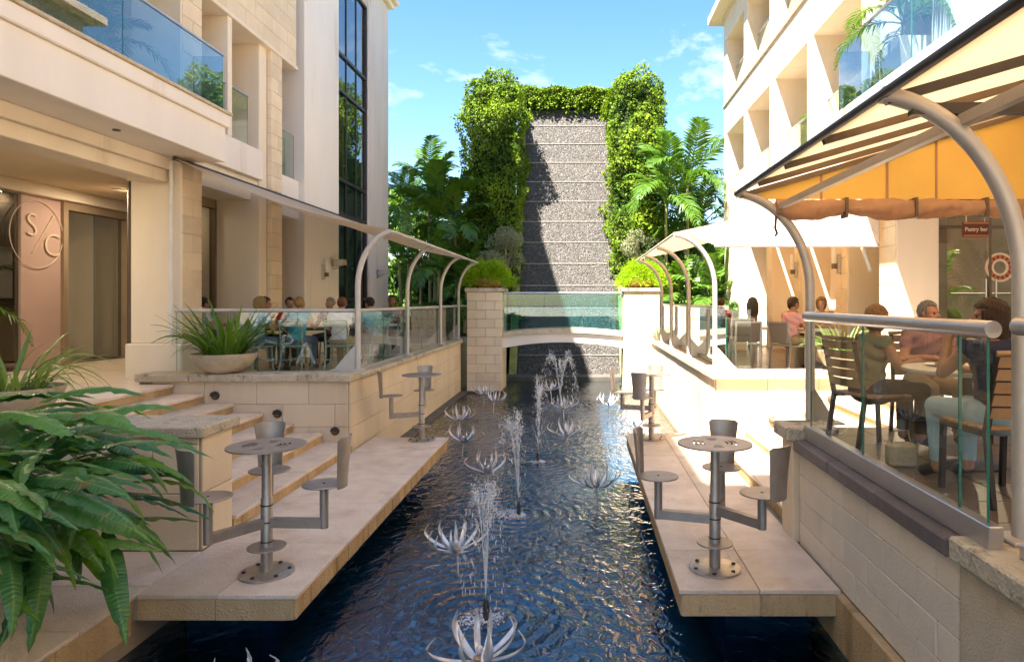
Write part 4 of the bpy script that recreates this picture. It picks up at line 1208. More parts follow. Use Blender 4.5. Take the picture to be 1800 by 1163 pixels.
# ------------------------------------------------------------------ metal bistro tables with fixed stools
def bistro_table(label, x, y, angles, rz=0.0):
    T = thing('bistro_table', label, 'table', (x, y, 0), rz, 'steel tables with fixed stools on the decks')
    base = MB(); base.lathe([(.215, 0), (.215, .016), (.205, .02)], 40); bo = base.build('base_plate', 'base_steel', T, loc=(0, 0, .002), smooth=40)
    for a in range(6):
        MB().lathe([(.017, .018), (.017, .03), (.01, .034)], 8, (.175 * math.cos(a * PI / 3 + .3), .175 * math.sin(a * PI / 3 + .3), 0)).build('bolt', 'dark_frame', bo)
    MB().lathe([(.047, .02), (.047, .62), (.040, .63), (.040, 1.04)], 20).build('pole', 'table_steel', T, smooth=40)
    for z in (.26, .42, .56):
        MB().lathe([(.049, z), (.051, z + .006), (.049, z + .012)], 20, caps=False).build('collar', 'dark_frame', T, smooth=40)
    MB().lathe([(.150, .215), (.152, .221), (.15, .227)], 32).build('foot_ring', 'table_steel', T, smooth=40)
    # top: rings with concentric slots on two sides
    t = MB()
    Rs = [.075, .095, .113, .131, .149, .167, .185, .203, .31]
    t.lathe([(Rs[0], 1.045), (Rs[0], 1.058)], 48)
    n = 48
    for k in range(len(Rs) - 1):
        r0, r1 = Rs[k], Rs[k + 1]
        for j in range(n):
            a0, a1 = 2 * PI * j / n, 2 * PI * (j + 1) / n
            am = (a0 + a1) / 2
            slot = (k in (1, 3, 5)) and (abs(math.cos(am)) > .86 or abs(math.sin(am)) > .955)
            if slot: continue
            vs = [(r * math.cos(a), r * math.sin(a), z) for z in (1.045, 1.058) for (r, a) in ((r0, a0), (r1, a0), (r1, a1), (r0, a1))]
            t.add(vs, [(4, 5, 6, 7), (3, 2, 1, 0), (1, 2, 6, 5)])
    t.build('table_top', 'table_steel', T)
    for i, ang in enumerate(angles):
        c, s = math.cos(ang), math.sin(ang)
        R = .48
        zb = .42 if i % 2 == 0 else .50
        MB().bar((c * .04, s * .04, zb), (c * R, s * R, zb), .06, .075).build('arm', 'table_steel', T)
        MB().tube([(c * R, s * R, zb - .04), (c * R, s * R, .735)], .035, 14).build('stool_post', 'table_steel', T, smooth=50)
        st = MB(); st.lathe([(.172, 0), (.175, .006), (.172, .012)], 32)
        so = st.build('seat', 'table_steel', T, loc=(c * R, s * R, .735), smooth=40)
        MB().lathe([(.012, .012), (.012, .016)], 8).build('bolt', 'dark_frame', so)
        # curved back plate on the outer side
        bk = MB(); nn = 10; vs = []
        for lay in (0, .012):
            for iz in range(5):
                z = -.015 + .42 * iz / 4
                half = .62 + .10 * iz / 4
                flare = .172 + lay + .035 * (iz / 4) ** 1.5
                for q in range(nn + 1):
                    a = ang + (-half + 2 * half * q / nn) * .92
                    zz = z
                    if iz == 4: zz -= .02 * max(0, abs(2 * q / nn - 1) - .8) * 5
                    vs.append((flare * math.cos(a), flare * math.sin(a), zz))
        w = nn + 1; o = w * 5; fs = []
        for iz in range(4):
            for q in range(nn):
                a_ = iz * w + q
                fs += [(a_, a_ + w, a_ + w + 1, a_ + 1), (o + a_, o + a_ + 1, o + a_ + w + 1, o + a_ + w)]
        for q in range(nn):
            fs += [(q, q + 1, o + q + 1, o + q), (4 * w + q, o + 4 * w + q, o + 4 * w + q + 1, 4 * w + q + 1)]
        for iz in range(4):
            a_ = iz * w; fs.append((a_, o + a_, o + a_ + w, a_ + w)); a_ += nn; fs.append((a_, a_ + w, o + a_ + w, o + a_))
        bk.add(vs, fs)
        bk.build('stool_back', 'table_steel', so, smooth=50)
    return T

D = rad
bistro_table('steel bistro table with three fixed stools on the deck beside the broad leafed plant', -2.59, 5.64, [D(-2), D(112), D(236)])
bistro_table('steel bistro table with three fixed stools on the partly sunlit deck, nearer one', 1.13, 5.73, [D(163), D(-52), D(72)])
bistro_table('steel bistro table with two fixed stools at the far end of the shaded deck', -2.56, 11.02, [D(206), D(98)])
bistro_table('steel bistro table with three fixed stools at the far sunlit deck end by the pool', 1.16, 11.12, [D(247), D(165), D(78)])


# ------------------------------------------------------------------ metal lotus sculptures
def lotus_proto(seed, closed=0.0):
    r = random.Random(seed)
    L = thing('metal_lotus', 'x', 'sculpture')
    MB().tube([(0, 0, -.32), (0.004, 0, -.12), (0, 0, .0)], .011, 8).build('stem', 'lotus_white', L)
    MB().lathe([(.012, -.02), (.04, .0), (.045, .02), (.02, .035)], 14).build('hub', 'lotus_core', L, smooth=50)
    MB().ball((0, 0, .075), (.028, .028, .034), 12, 8).build('bud', 'lotus_white', L, smooth=180)
    k = 0
    for ringn, (n, reach, rise, w) in enumerate(((5, .33, .24, .036), (5, .25, .31, .036), (3, .14, .31, .030))):
        for j in range(n):
            a = 2 * PI * (j + ringn * .5) / n + r.uniform(-.25, .25)
            re, ri = reach * r.uniform(.88, 1.1), rise * r.uniform(.88, 1.12)
            b = MB(); m = 9; vs = []
            for i in range(m + 1):
                t = i / m
                rr = .02 + re * (math.sin(t * PI * .62) / math.sin(PI * .62)) * (1 if t < .8 else 1 - .12 * (t - .8) / .2)
                z = .0 + ri * (t ** 1.7)
                ww = w * (.5 + .9 * math.sin(PI * min(1, t * .95 + .05)) ** .8) * (1 - t ** 5)
                ww = max(ww, .002)
                tw = .5 * (t - .3) * r.choice((-1, 1)) * .4
                for s in (-1, 0, 1):
                    off = s * ww / 2
                    cup = .016 * abs(s) * math.sin(PI * t)
                    vs.append((rr - cup * .3, off, z + cup + tw * off))
            o = len(vs); vs2 = [(x - .004, y, z - .006) for x, y, z in vs]
            fs = []
            for i in range(m):
                for s in (0, 1):
                    q = i * 3 + s
                    fs += [(q, q + 1, q + 4, q + 3), (o + q, o + q + 3, o + q + 4, o + q + 1)]
                fs += [(i * 3, i * 3 + 3, o + i * 3 + 3, o + i * 3), (i * 3 + 2, o + i * 3 + 2, o + i * 3 + 5, i * 3 + 5)]
            b.add(vs + vs2, fs)
            b.build('petal', 'lotus_white', L, rot=(0, 0, a), smooth=50)
    return L

def lotuses():
    protos = [lotus_proto(3), lotus_proto(8), lotus_proto(15)]
    lab = [('nearest metal lotus with open white petals at the bottom of the picture', -.69, 4.66, .92, 0),
           ('white metal lotus in blue water beside the near water jet', -1.20, 6.63, .92, 1),
           ('darker metal lotus standing alone near the sunlit deck edge', .21, 8.87, .92, 2),
           ('silver metal lotus left of the second water jet', -1.30, 9.65, .92, 0),
           ('white metal lotus, nearer one of the pair past the shaded deck end', -2.02, 11.75, .92, 1),
           ('white metal lotus, farther one of the pair past the shaded deck end', -2.45, 13.85, .92, 2),
           ('white metal lotus by the left bridge pillar, nearer one', -2.07, 16.4, .92, 0),
           ('white metal lotus by the left bridge pillar, tucked behind its twin', -2.50, 17.7, .95, 1),
           ('white metal lotus on a tall stem in the middle of the pool', -.24, 12.25, .92, 2),
           ('white metal lotus at mid pool, just short of the far splash', -.38, 15.3, .92, 0),
           ('farthest metal lotus under the dancing water jets by the arch', -.80, 18.4, .95, 1),
           ('white metal lotus near the right bridge pillar, left of the stools', .66, 15.8, .92, 2),
           ('white metal lotus half hidden behind the far right bistro stools', 1.07, 13.2, .98, 0),
           ('white metal lotus against the right wall behind the far bistro table', 1.66, 17.9, .95, 1),
           ('metal lotus whose petal tips alone show below the shaded deck', -2.10, 4.05, .92, 2)]
    for i, (l, x, y, s, k) in enumerate(lab):
        o = protos[k] if i < 3 and [0, 1, 2][i] == k else copy_tree(protos[k])
        o['label'] = l; o['group'] = 'metal lotuses standing in the pool'
        o.location = (x, y, -.17 if y > 5 else -.20); o.scale = (s,) * 3
        o.rotation_euler = (RNG.uniform(-.08, .08), RNG.uniform(-.08, .08), RNG.uniform(0, 6.28))
lotuses()


# ------------------------------------------------------------------ fountain jets
def jet(label, x, y, h, spread, nstream, ndrop, seed, fan=0.0, thick=.0032):
    r = random.Random(seed)
    J = thing('fountain_jet', label, 'fountain', (x, y, WATER_Z), 0, 'water jets in the pool')
    MB().lathe([(.025, -.1), (.025, .13), (.018, .15), (.018, .17)], 12).build('nozzle', 'dark_frame', J, smooth=40)
    g = 9.81
    z0 = .17
    vz = math.sqrt(2 * g * h)
    st, dr = MB(), MB()
    for i in range(nstream):
        a = 2 * PI * i / nstream + r.uniform(-.2, .2)
        vh = spread * r.uniform(.7, 1.15)
        vx, vy = vh * math.cos(a) + fan, vh * math.sin(a)
        v = vz * r.uniform(.93, 1.03)
        T = v / g
        n = 14
        pts = [(vx * t, vy * t, z0 + v * t - g * t * t / 2) for t in [T * .80 * k / n for k in range(n + 1)]]
        st.tube(pts, [thick * (1.25 - .75 * k / n) * r.uniform(.8, 1.2) for k in range(n + 1)], 5)
        for _ in range(ndrop // nstream):
            t = T * (r.uniform(.45, 2.02) if r.random() < .75 else r.uniform(.8, 1.25))
            jt = .012 + .05 * max(0, t / T - .4)
            px, py = vx * t + r.gauss(0, jt * .55), vy * t + r.gauss(0, jt * .55)
            vzt = v - g * t
            pz = z0 + v * t - g * t * t / 2 + r.gauss(0, jt)
            if pz < .0: pz = r.uniform(0, .02)
            rr = r.choice((.002, .003, .003, .004, .006)) * (1 + .045 * max(0, y - 6))
            dr.ball((px, py, pz), (rr, rr, rr * (1.2 + .9 * abs(vzt))), 5, 4)
    # small splash crowns where the water lands
    for i in range(nstream * 26):
        a = r.uniform(0, 2 * PI); R_ = spread * vz / g * 2 * r.uniform(.6, 1.25) * r.random() ** .3
        rr = r.uniform(.003, .008)
        dr.ball((R_ * math.cos(a) + fan * vz / g * 1.9, R_ * math.sin(a), r.uniform(0, .03)), (rr * 1.6, rr * 1.6, rr), 5, 4)
    for i in range(70):
        a = r.uniform(0, 2 * PI); R_ = .02 + .09 * r.random()
        rr = r.uniform(.004, .012)
        dr.ball((R_ * math.cos(a), R_ * math.sin(a), r.uniform(-.004, .012)), (rr * 1.5, rr * 1.5, rr), 5, 4)
    st.build('water_stream', 'spray', J, smooth=180)
    d = dr.build('spray', 'spray', J, smooth=180); d['kind'] = 'stuff'

jet('thin splayed water jet rising from the black nozzle nearest the camera', -.79, 5.72, .95, .20, 9, 1000, 1, -.05)
jet('splayed water jet behind the near one, its spray drifting left', -.77, 8.5, 1.05, .20, 9, 1000, 2, -.14)
jet('single tall water jet from a brass nozzle in mid pool', -.70, 11.3, 1.15, .09, 5, 900, 3, .04)
jet('dancing cluster of water jets in front of the arch', -.52, 17.6, 1.10, .62, 12, 1300, 4)


# ------------------------------------------------------------------ lamps, signs, small things
def sconces():
    def sconce(label, x, y, z, out):
        s = thing('wall_sconce', label, 'lamp', (x, y, z), 0, 'wall sconces over the terraces')
        MB().cbox(-.01, .05, -.05, .05, -.18, .18, .008).build('back_plate', 'post_paint', s, rot=(0, 0, 0 if out > 0 else PI))
        b = MB(); b.lathe([(.05, 0), (.05, .34)], 18); b.build('tube_shade', 'white_paint', s, loc=(out * .10, 0, .0), smooth=40)
        MB().cyl((0, 0, 0), .052, -.10, -.002, 18).build('holder', 'bronze_frame', s, loc=(out * .10, 0, 0), smooth=40)
    def flood(label, x, y, z, out):
        s = thing('wall_floodlight', label, 'lamp', (x, y, z), 0, 'small floodlights on the tower wall')
        MB().tube([(0, 0, -.06), (out * .14, 0, -.02), (out * .2, 0, .06)], .018, 8).build('bracket', 'post_paint', s)
        MB().prism([(.05, .02), (.34, .06), (.32, .20), (.08, .20)], 'y', -.13, .13).build('lamp_head', 'post_paint', s, smooth=30)
    sconce('white tube sconce on the tower wall left of the small floodlight', -6.47, 17.15, 2.95, 1)
    flood('small square floodlight bracketed on the tower wall beside the tall window', -6.48, 17.85, 3.12, 1)
    flood('small floodlight at the far tower corner under the awning', -6.48, 21.8, 3.05, 1)
    sconce('bronze based tube sconce on the shaded pilaster, nearer the pink shirted diner', 4.92, 12.95, 2.95, -1)
    sconce('bronze based tube sconce on the shaded pilaster farther along the right terrace', 4.92, 15.5, 2.95, -1)
sconces()

def signs():
    s = thing('hanging_sign', 'small brown hanging board reading Pastry bar above the shop window', 'sign', (6.02, 10.4, 3.33))
    MB().cbox(-.20, .20, -.02, .02, -.115, .115, .01).build('board', 'sign_brown', s)
    MB().box(-.19, .19, -.022, -.0205, .085, .105).build('frame_strip', 'sign_orange', s)
    MB().box(-.19, .19, -.022, -.0205, -.105, -.085).build('frame_strip', 'sign_orange', s)
    for x in (-.14, .14):
        MB().tube([(x, 0, .11), (x, 0, .32)], .006, 6).build('hanger', 'white_paint', s)
    cu = bpy.data.curves.new('lettering', 'FONT'); cu.body = 'Pastry bar'; cu.size = .085; cu.extrude = .002; cu.align_x = 'CENTER'; cu.align_y = 'CENTER'; cu.resolution_u = 4; cu.offset = .0015
    text_mesh(cu, 'lettering', 'sign_cream', s, (0, -.024, 0), (PI / 2, 0, 0))
    MB().tube([(-.3, 0, .32), (.3, 0, .32)], .012, 6).build('bracket', 'dark_frame', s)
    # round decal on the shop window
    d = thing('round_decal', 'orange and cream ring emblem on the shop glass behind the curved post', 'sign', (6.72, 10.93, 2.78))
    for r0, r1, m, yy in ((.20, .235, 'sign_cream', 0), (.135, .2, 'sign_orange', .001), (.10, .135, 'sign_cream', 0)):
        b = MB(); n = 40
        vs = [(r * math.cos(2 * PI * j / n), yy + q, r * math.sin(2 * PI * j / n)) for q in (0, -.004) for r in (r0, r1) for j in range(n)]
        fs = []
        for j in range(n):
            k = (j + 1) % n
            fs += [(2 * n + j, 2 * n + k, 3 * n + k, 3 * n + j), (j, n + j, n + k, k), (n + j, 3 * n + j, 3 * n + k, n + k), (j, k, 2 * n + k, 2 * n + j)]
        b.add(vs, fs); b.build('ring', m, d)
    for j in range(14):
        a = 2 * PI * j / 14
        MB().box(-.012, .012, -.008, -.0055, -.025, .025).build('mark', 'sign_brown', d, loc=(.168 * math.cos(a), 0, .168 * math.sin(a)), rot=(0, -a + PI / 2, 0))
signs()

def shop_interiors():
    # left interior: counter, partition, stools seen through the open door
    c = thing('shop_counter', 'dark bar counter with white cabinet inside the left entrance', 'counter', (-13.2, 14.3, FLOOR_Z))
    MB().cbox(-1.6, 1.6, -.3, .3, 0, 1.15, .02).build('body', 'interior_tan', c)
    MB().cbox(-1.65, 1.65, -.36, .36, 1.152, 1.2, .01).build('worktop', 'dark_frame', c)
    MB().cbox(-.2, .9, .1, .5, 1.3, 2.4, .01).build('cabinet', 'counter_white', c)
    MB().cbox(.05, .35, -.02, .08, 1.75, 2.1, .02).build('screen', 'dark_frame', c)
    c = thing('shop_counter', 'glass fronted pastry counter inside the right shop', 'counter', (7.0, 12.6, FLOOR_Z))
    MB().cbox(-1.3, 1.6, -.3, .3, 0, .9, .02).build('body', 'interior_tan', c)
    pane(c, 'x', -.28, -1.3, 1.6, .9, 1.35, 'glass_green')
    MB().cbox(-1.35, 1.65, -.33, .33, 1.352, 1.39, .01).build('worktop', 'counter_white', c)
    o = thing('domed_ornament', 'dark grey domed ornament on a table behind the red shirted diner', 'ornament', (4.62, 18.3, FLOOR_Z), 0)
    o.scale = (.8, .8, .92)
    MB().lathe([(.16, 0), (.16, .9)], 16).build('stand', 'interior_tan', o, smooth=40)
    MB().lathe([(.16, .9), (.2, 1.02), (.2, 1.25), (.13, 1.42), (.02, 1.47)], 18).build('dome', 'dark_ornament', o, smooth=60)
    for i, (x, y, s) in enumerate(((3.0, 17.9, .13), (3.25, 17.6, .15), (3.5, 17.9, .12), (3.7, 17.4, .14))):
        t = thing('terracotta_pot', ['small terracotta pot at the leafy end of the right terrace ledge', 'rounder terracotta pot second along the right terrace ledge', 'small terracotta pot third along the right terrace ledge', 'terracotta pot nearest the red shirted diner'][i], 'pot', (x, y, 1.72), 0, 'terracotta pots beyond the right railing')
        MB().lathe([(s * .6, 0), (s * 1.2, s * .9), (s * 1.05, s * 1.7), (s * .8, s * 1.8), (s * .9, s * 2)], 18).build('body', 'terracotta', t, smooth=50)
    l = thing('ledge_wall', 'low cream ledge wall carrying terracotta pots at the end of the right terrace', 'wall')
    MB().cbox(2.6, 4.2, 17.2, 18.1, FLOOR_Z - .01, 1.715, .015).build('wall', 'plaster_cream', l)
shop_interiors()

def ceiling_lamps():
    """lit recessed lamps of the arcade, plus fill lamps added in two shop rooms"""
    m, nt, b = nodes('lamp_glow')
    b.inputs['Emission Color'].default_value = (1.0, .78, .48, 1); b.inputs['Emission Strength'].default_value = 3.0
    for i, (l, x, y, z, e, s) in enumerate((
            ('lit ceiling lamp over the entrance in front of the pink panel', -8.7, 9.6, 4.395, 9, .5),
            ('lit ceiling lamp over the entrance door', -8.9, 13.2, 4.395, 7, .5),
            ('added fill lamp inside the dark room behind the entrance door', -12.2, 13.0, 4.44, 2, .3),  # no fitting known here, added to lighten the room
            ('lit ceiling lamp inside the window beside the left diners', -8.1, 13.4, 4.29, 1.2, .3),
            ('added fill lamp inside the pastry shop', 7.0, 12.3, 4.29, 26, .3))):  # added to brighten the shop interior behind its glass
        t = thing('ceiling_lamp', l, 'lamp', (x, y, z), 0, 'lit lamps in the arcades')
        MB().lathe([(.11, -.02), (.13, -.02), (.13, 0), (.11, 0)], 24).build('rim', 'white_paint', t, smooth=40)
        MB().lathe([(.108, -.012), (.108, -.002)], 24).build('diffuser', 'lamp_glow', t)
        ld = bpy.data.lights.new('lamp_light', 'AREA'); ld.shape = 'DISK'; ld.size = s * .4; ld.energy = e; ld.color = (1.0, .84, .62)
        lo = bpy.data.objects.new('lamp_light', ld); COL.objects.link(lo); lo.parent = t; lo.location = (0, 0, -.03)
ceiling_lamps()
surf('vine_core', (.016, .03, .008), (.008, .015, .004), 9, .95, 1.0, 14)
# ------------------------------------------------------------------ dining furniture
def green_chair():
    c = thing('metal_chair', 'x', 'chair')
    G = 'green_metal'
    for s in (-1, 1):
        MB().tube([(s * .20, -.24, 0), (s * .185, -.19, .25), (s * .185, -.17, .45), (s * .19, -.20, .70), (s * .19, -.25, .90)], .016, 8).build('leg', G, c, smooth=60)
        MB().tube([(s * .20, .22, 0), (s * .185, .20, .25), (s * .18, .19, .44)], .015, 8).build('leg', G, c, smooth=60)
    MB().cbox(-.21, .21, -.19, .22, .44, .47, .012).build('seat', G, c)
    MB().tube([(-.19, -.25, .895), (0, -.27, .90), (.19, -.25, .895)], .016, 8).build('top_rail', G, c, smooth=60)
    MB().cbox(-.185, .185, -.262, -.248, .80, .87, .004).build('back_band', G, c)
    MB().bar((-.185, -.185, .52), (.185, -.235, .80), .022, .008).build('cross_bar', G, c)
    MB().bar((.185, -.187, .52), (-.185, -.237, .80), .022, .008).build('cross_bar', G, c)
    for y in (-.21, .21):
        MB().tube([(-.19, y, .22), (.19, y, .22)], .009, 6).build('stretcher', G, c)
    return c

def sling_chair():
    c = thing('sling_chair', 'x', 'chair')
    A = 'aluminium'
    for s in (-1, 1):
        MB().bar((s * .23, -.25, 0), (s * .23, -.2, .45), .03, .03).build('leg', A, c)
        MB().bar((s * .23, -.2, .45), (s * .23, -.27, .86), .03, .03).build('back_post', A, c)
        MB().bar((s * .23, .24, 0), (s * .23, .22, .45), .03, .03).build('leg', A, c)
        MB().bar((s * .23, -.2, .45), (s * .23, .235, .45), .03, .03).build('seat_rail', A, c)
    MB().bar((-.245, -.27, .86), (.245, -.27, .86), .03, .03).build('top_rail', A, c)
    MB().bar((-.23, -.205, .47), (.23, -.205, .47), .025, .03).build('cross_rail', A, c)
    MB().cbox(-.215, .215, -.275, -.21, .50, .845, .004).build('back_sling', 'sling_grey', c) if False else \
        MB().add([(-.215, -.205, .5), (.215, -.205, .5), (.215, -.268, .845), (-.215, -.268, .845), (-.215, -.213, .5), (.215, -.213, .5), (.215, -.276, .845), (-.215, -.276, .845)],
                 [(0, 3, 2, 1), (4, 5, 6, 7), (0, 1, 5, 4), (2, 3, 7, 6), (0, 4, 7, 3), (1, 2, 6, 5)]).build('back_sling', 'sling_grey', c)
    MB().cbox(-.215, .215, -.19, .23, .448, .458, .003).build('seat_sling', 'sling_grey', c)
    return c

def slat_chair():
    c = thing('slat_chair', 'x', 'chair')
    K = 'chair_black'
    for s in (-1, 1):
        MB().bar((s * .22, -.27, 0), (s * .215, -.2, .45), .032, .032).build('leg', K, c)
        MB().bar((s * .215, -.2, .45), (s * .21, -.30, .92), .032, .032).build('back_post', K, c)
        MB().bar((s * .215, .24, 0), (s * .215, .22, .45), .032, .032).build('leg', K, c)
        MB().bar((s * .215, -.22, .44), (s * .215, .24, .44), .03, .035).build('seat_rail', K, c)
    for i in range(5):
        z = .54 + .078 * i
        y = -.215 - (z - .45) * .21
        b = MB(); n = 8; vs = []
        for q in range(n + 1):
            x = -.225 + .45 * q / n
            bow = -.045 * (1 - (x / .225) ** 2)
            for dy, dz in ((0, 0), (.014, 0), (.003, .066), (-.011, .066)):
                vs.append((x, y + bow + dy, z + dz))
        fs = [(0, 1, 2, 3), (n * 4 + 3, n * 4 + 2, n * 4 + 1, n * 4)]
        for q in range(n):
            for e in range(4):
                f = (e + 1) % 4
                fs.append((q * 4 + e, q * 4 + 4 + e, q * 4 + 4 + f, q * 4 + f))
        b.add(vs, fs); b.build('back_slat', 'wood_slat', c, smooth=40)
    b = MB(); b.tube([(-.225, -.305, .935), (-.12, -.345, .94), (0, -.355, .94), (.12, -.345, .94), (.225, -.305, .935)], .018, 10); b.build('top_rail', 'wood_slat', c, smooth=60)
    for i in range(5):
        y = -.16 + .088 * i
        MB().cbox(-.225, .225, y - .038, y + .038, .458, .476, .005).build('seat_slat', 'wood_slat', c)
    return c

def round_table(label, x, y, z, r, top, leg, h=.74):
    t = thing('dining_table', label, 'table', (x, y, z))
    MB().lathe([(r - .01, h - .035), (r, h - .028), (r, h - .006), (r - .01, h)], 40).build('table_top', top, t, smooth=40)
    MB().lathe([(.035, .04), (.035, h - .036)], 14).build('pedestal', leg, t, smooth=40)
    MB().lathe([(.24, 0), (.24, .015), (.06, .045), (.036, .06)], 24).build('base', leg, t, smooth=40)
    return t

def leg_table(label, x, y, z, sx, sy, top, leg, h=.74):
    t = thing('dining_table', label, 'table', (x, y, z))
    MB().cbox(-sx / 2, sx / 2, -sy / 2, sy / 2, h - .035, h, .006).build('table_top', top, t)
    for a in (-1, 1):
        for b in (-1, 1):
            MB().cbox(a * (sx / 2 - .03) - .022, a * (sx / 2 - .03) + .022, b * (sy / 2 - .03) - .022, b * (sy / 2 - .03) + .022, 0, h - .036, .004).build('leg', leg, t)
    return t

def furniture():
    def put(proto, first, label, x, y, z, rz, group):
        o = proto if first else copy_tree(proto)
        o['label'] = label; o['group'] = group
        o.location = (x, y, z); o.rotation_euler = (0, 0, rz)
    g = green_chair()
    for i, (l, x, y, a) in enumerate((
            ('pale green metal chair under the turquoise topped woman', -5.02, 12.05, D(0)),
            ('pale green metal chair under the white shirted man', -4.25, 12.05, D(4)),
            ('pale green metal chair under the blonde woman in light blue', -5.60, 11.75, D(-25)),
            ('pale green metal chair under the blue shirted diner by the pool side glass', -3.98, 13.1, D(60)),
            ('empty pale green metal chair seen through the pool side glass', -3.95, 14.4, D(80)),
            ('pale green metal chair under the red topped woman facing the camera', -5.72, 13.55, D(185)),
            ('pale green metal chair under the maroon topped woman with clasped hands', -4.92, 13.6, D(178)),
            ('pale green metal chair under the dark haired diner by the column', -6.95, 12.35, D(-30)))):
        put(g, i == 0, l, x, y, FLOOR_Z, a, 'green metal chairs on the left terrace')
    leg_table('long dark dining table on the left terrace between the seated diners', -5.0, 12.8, FLOOR_Z, 1.9, .75, 'chair_black', 'green_metal')
    round_table('pale cafe table by the pool side glass of the left terrace', -4.35, 14.9, FLOOR_Z, .42, 'counter_white', 'green_metal')
    g2 = sling_chair()
    for i, (l, x, y, a) in enumerate((
            ('grey sling chair standing empty at the corner of the right terrace', 3.03, 12.6, D(3)),
            ('grey sling chair under the pink shirted man', 3.72, 12.15, D(-62)),
            ('grey sling chair under the red shirted man farther back', 3.15, 15.3, D(-20)),
            ('grey sling chair facing the white table, farther from the camera', 3.35, 14.0, D(170)))):
        put(g2, i == 0, l, x, y, FLOOR_Z, a, 'grey sling chairs on the right terrace')
    leg_table('white legged dining table beside the empty grey sling chair', 3.72, 13.1, FLOOR_Z, .75, .75, 'counter_white', 'white_paint')
    leg_table('pale dining table in front of the pink shirted man', 4.28, 12.35, FLOOR_Z, .65, .65, 'counter_white', 'white_paint')
    s = slat_chair()
    for i, (l, x, y, a) in enumerate((
            ('black framed slatted wooden chair under the blonde woman behind glass', 2.45, 5.77, D(-78)),
            ('black framed slatted wooden chair under the woman at the right edge', 2.66, 4.36, D(5)),
            ('slatted wooden chair under the grey haired man', 3.15, 6.25, D(170)),
            ('slatted wooden chair standing empty farther back on the near terrace', 3.9, 5.9, D(120)))):
        put(s, i == 0, l, x, y, FLOOR_Z, a, 'slatted chairs round the near table')
    t = round_table('round pale table with glasses between the three near diners', 2.95, 5.2, FLOOR_Z, .46, 'counter_white', 'chair_black')
    for i, (x, y) in enumerate(((2.84, 4.95), (3.02, 5.02), (2.98, 5.35))):
        w = thing('wine_glass', ['stemmed glass nearest the handrail end on the near table', 'stemmed glass beside the woman with raised hand', 'stemmed glass in front of the grey haired man'][i], 'glass', (x, y, FLOOR_Z + .741), 0, 'glasses on the near table')
        MB().lathe([(.033, 0), (.033, .003), (.005, .008), (.004, .07), (.025, .09), (.038, .13), (.032, .175)], 16, caps=False).build('goblet', 'glass_green', w, smooth=60)
    p = thing('plate', 'pale plate with food remains on the near round table', 'plate', (2.80, 5.30, FLOOR_Z + .741))
    MB().lathe([(.07, 0), (.12, .016), (.125, .02), (.07, .008)], 28).build('dish', 'white_paint', p, smooth=60)
    MB().ball((0, 0, .018), (.05, .035, .02), 10, 6).build('food', 'terracotta', p, smooth=180)
    b = thing('handbag', 'beige handbag standing on the floor behind the near glass railing', 'bag', (2.42, 5.15, FLOOR_Z))
    b.scale = (.75, .75, .75)
    MB().cbox(-.14, .14, -.08, .08, 0, .24, .03).build('body', 'bowl_stone', b)
    MB().tube([(-.1, 0, .22), (-.07, 0, .36), (.07, 0, .36), (.1, 0, .22)], .01, 6).build('handle', 'interior_tan', b)
furniture()


# ------------------------------------------------------------------ plants
def leaf_cloud(pos, nrm, size, seed, jitter=.8, aspect=.62):
    """many folded leaves; pos, nrm (n,3); size (n,). each leaf: two faces creased on the midrib"""
    g = np.random.default_rng(seed)
    n = len(pos)
    nrm = nrm + g.normal(0, jitter, (n, 3))
    nrm /= np.linalg.norm(nrm, axis=1)[:, None] + 1e-9
    down = np.tile(np.array([0, 0, -1.0]), (n, 1)) + g.normal(0, .55, (n, 3))
    t = down - nrm * np.sum(down * nrm, axis=1)[:, None]
    t /= np.linalg.norm(t, axis=1)[:, None] + 1e-9
    s = np.cross(nrm, t)
    L = size[:, None]
    p0 = pos; p1 = pos + t * L * .45 + s * L * aspect * .5 - nrm * L * .10
    p2 = pos + t * L; p3 = pos + t * L * .45 - s * L * aspect * .5 - nrm * L * .10
    v = np.stack([p0, p1, p2, p3], 1).reshape(-1, 3)
    idx = np.arange(n) * 4
    f = np.stack([np.stack([idx, idx + 1, idx + 2], 1), np.stack([idx, idx + 2, idx + 3], 1)], 1).reshape(-1, 3)
    return v, f

def np_mesh(name, v, f, mat, val=None, per=4):
    me = bpy.data.meshes.new(name)
    me.vertices.add(len(v)); me.vertices.foreach_set('co', v.astype(np.float32).ravel())
    me.loops.add(f.size); me.loops.foreach_set('vertex_index', f.astype(np.int32).ravel())
    me.polygons.add(len(f)); me.polygons.foreach_set('loop_start', np.arange(0, f.size, f.shape[1], dtype=np.int32))
    me.materials.append(M[mat])
    if val is not None:
        a = me.attributes.new('v', 'FLOAT', 'POINT'); a.data.foreach_set('value', np.repeat(val, per).astype(np.float32))
    me.update(calc_edges=True)
    return me

def fbm(p, f):
    return np.array([noise.fractal(Vector(q) * f, 1.0, 2.0, 3) for q in p])

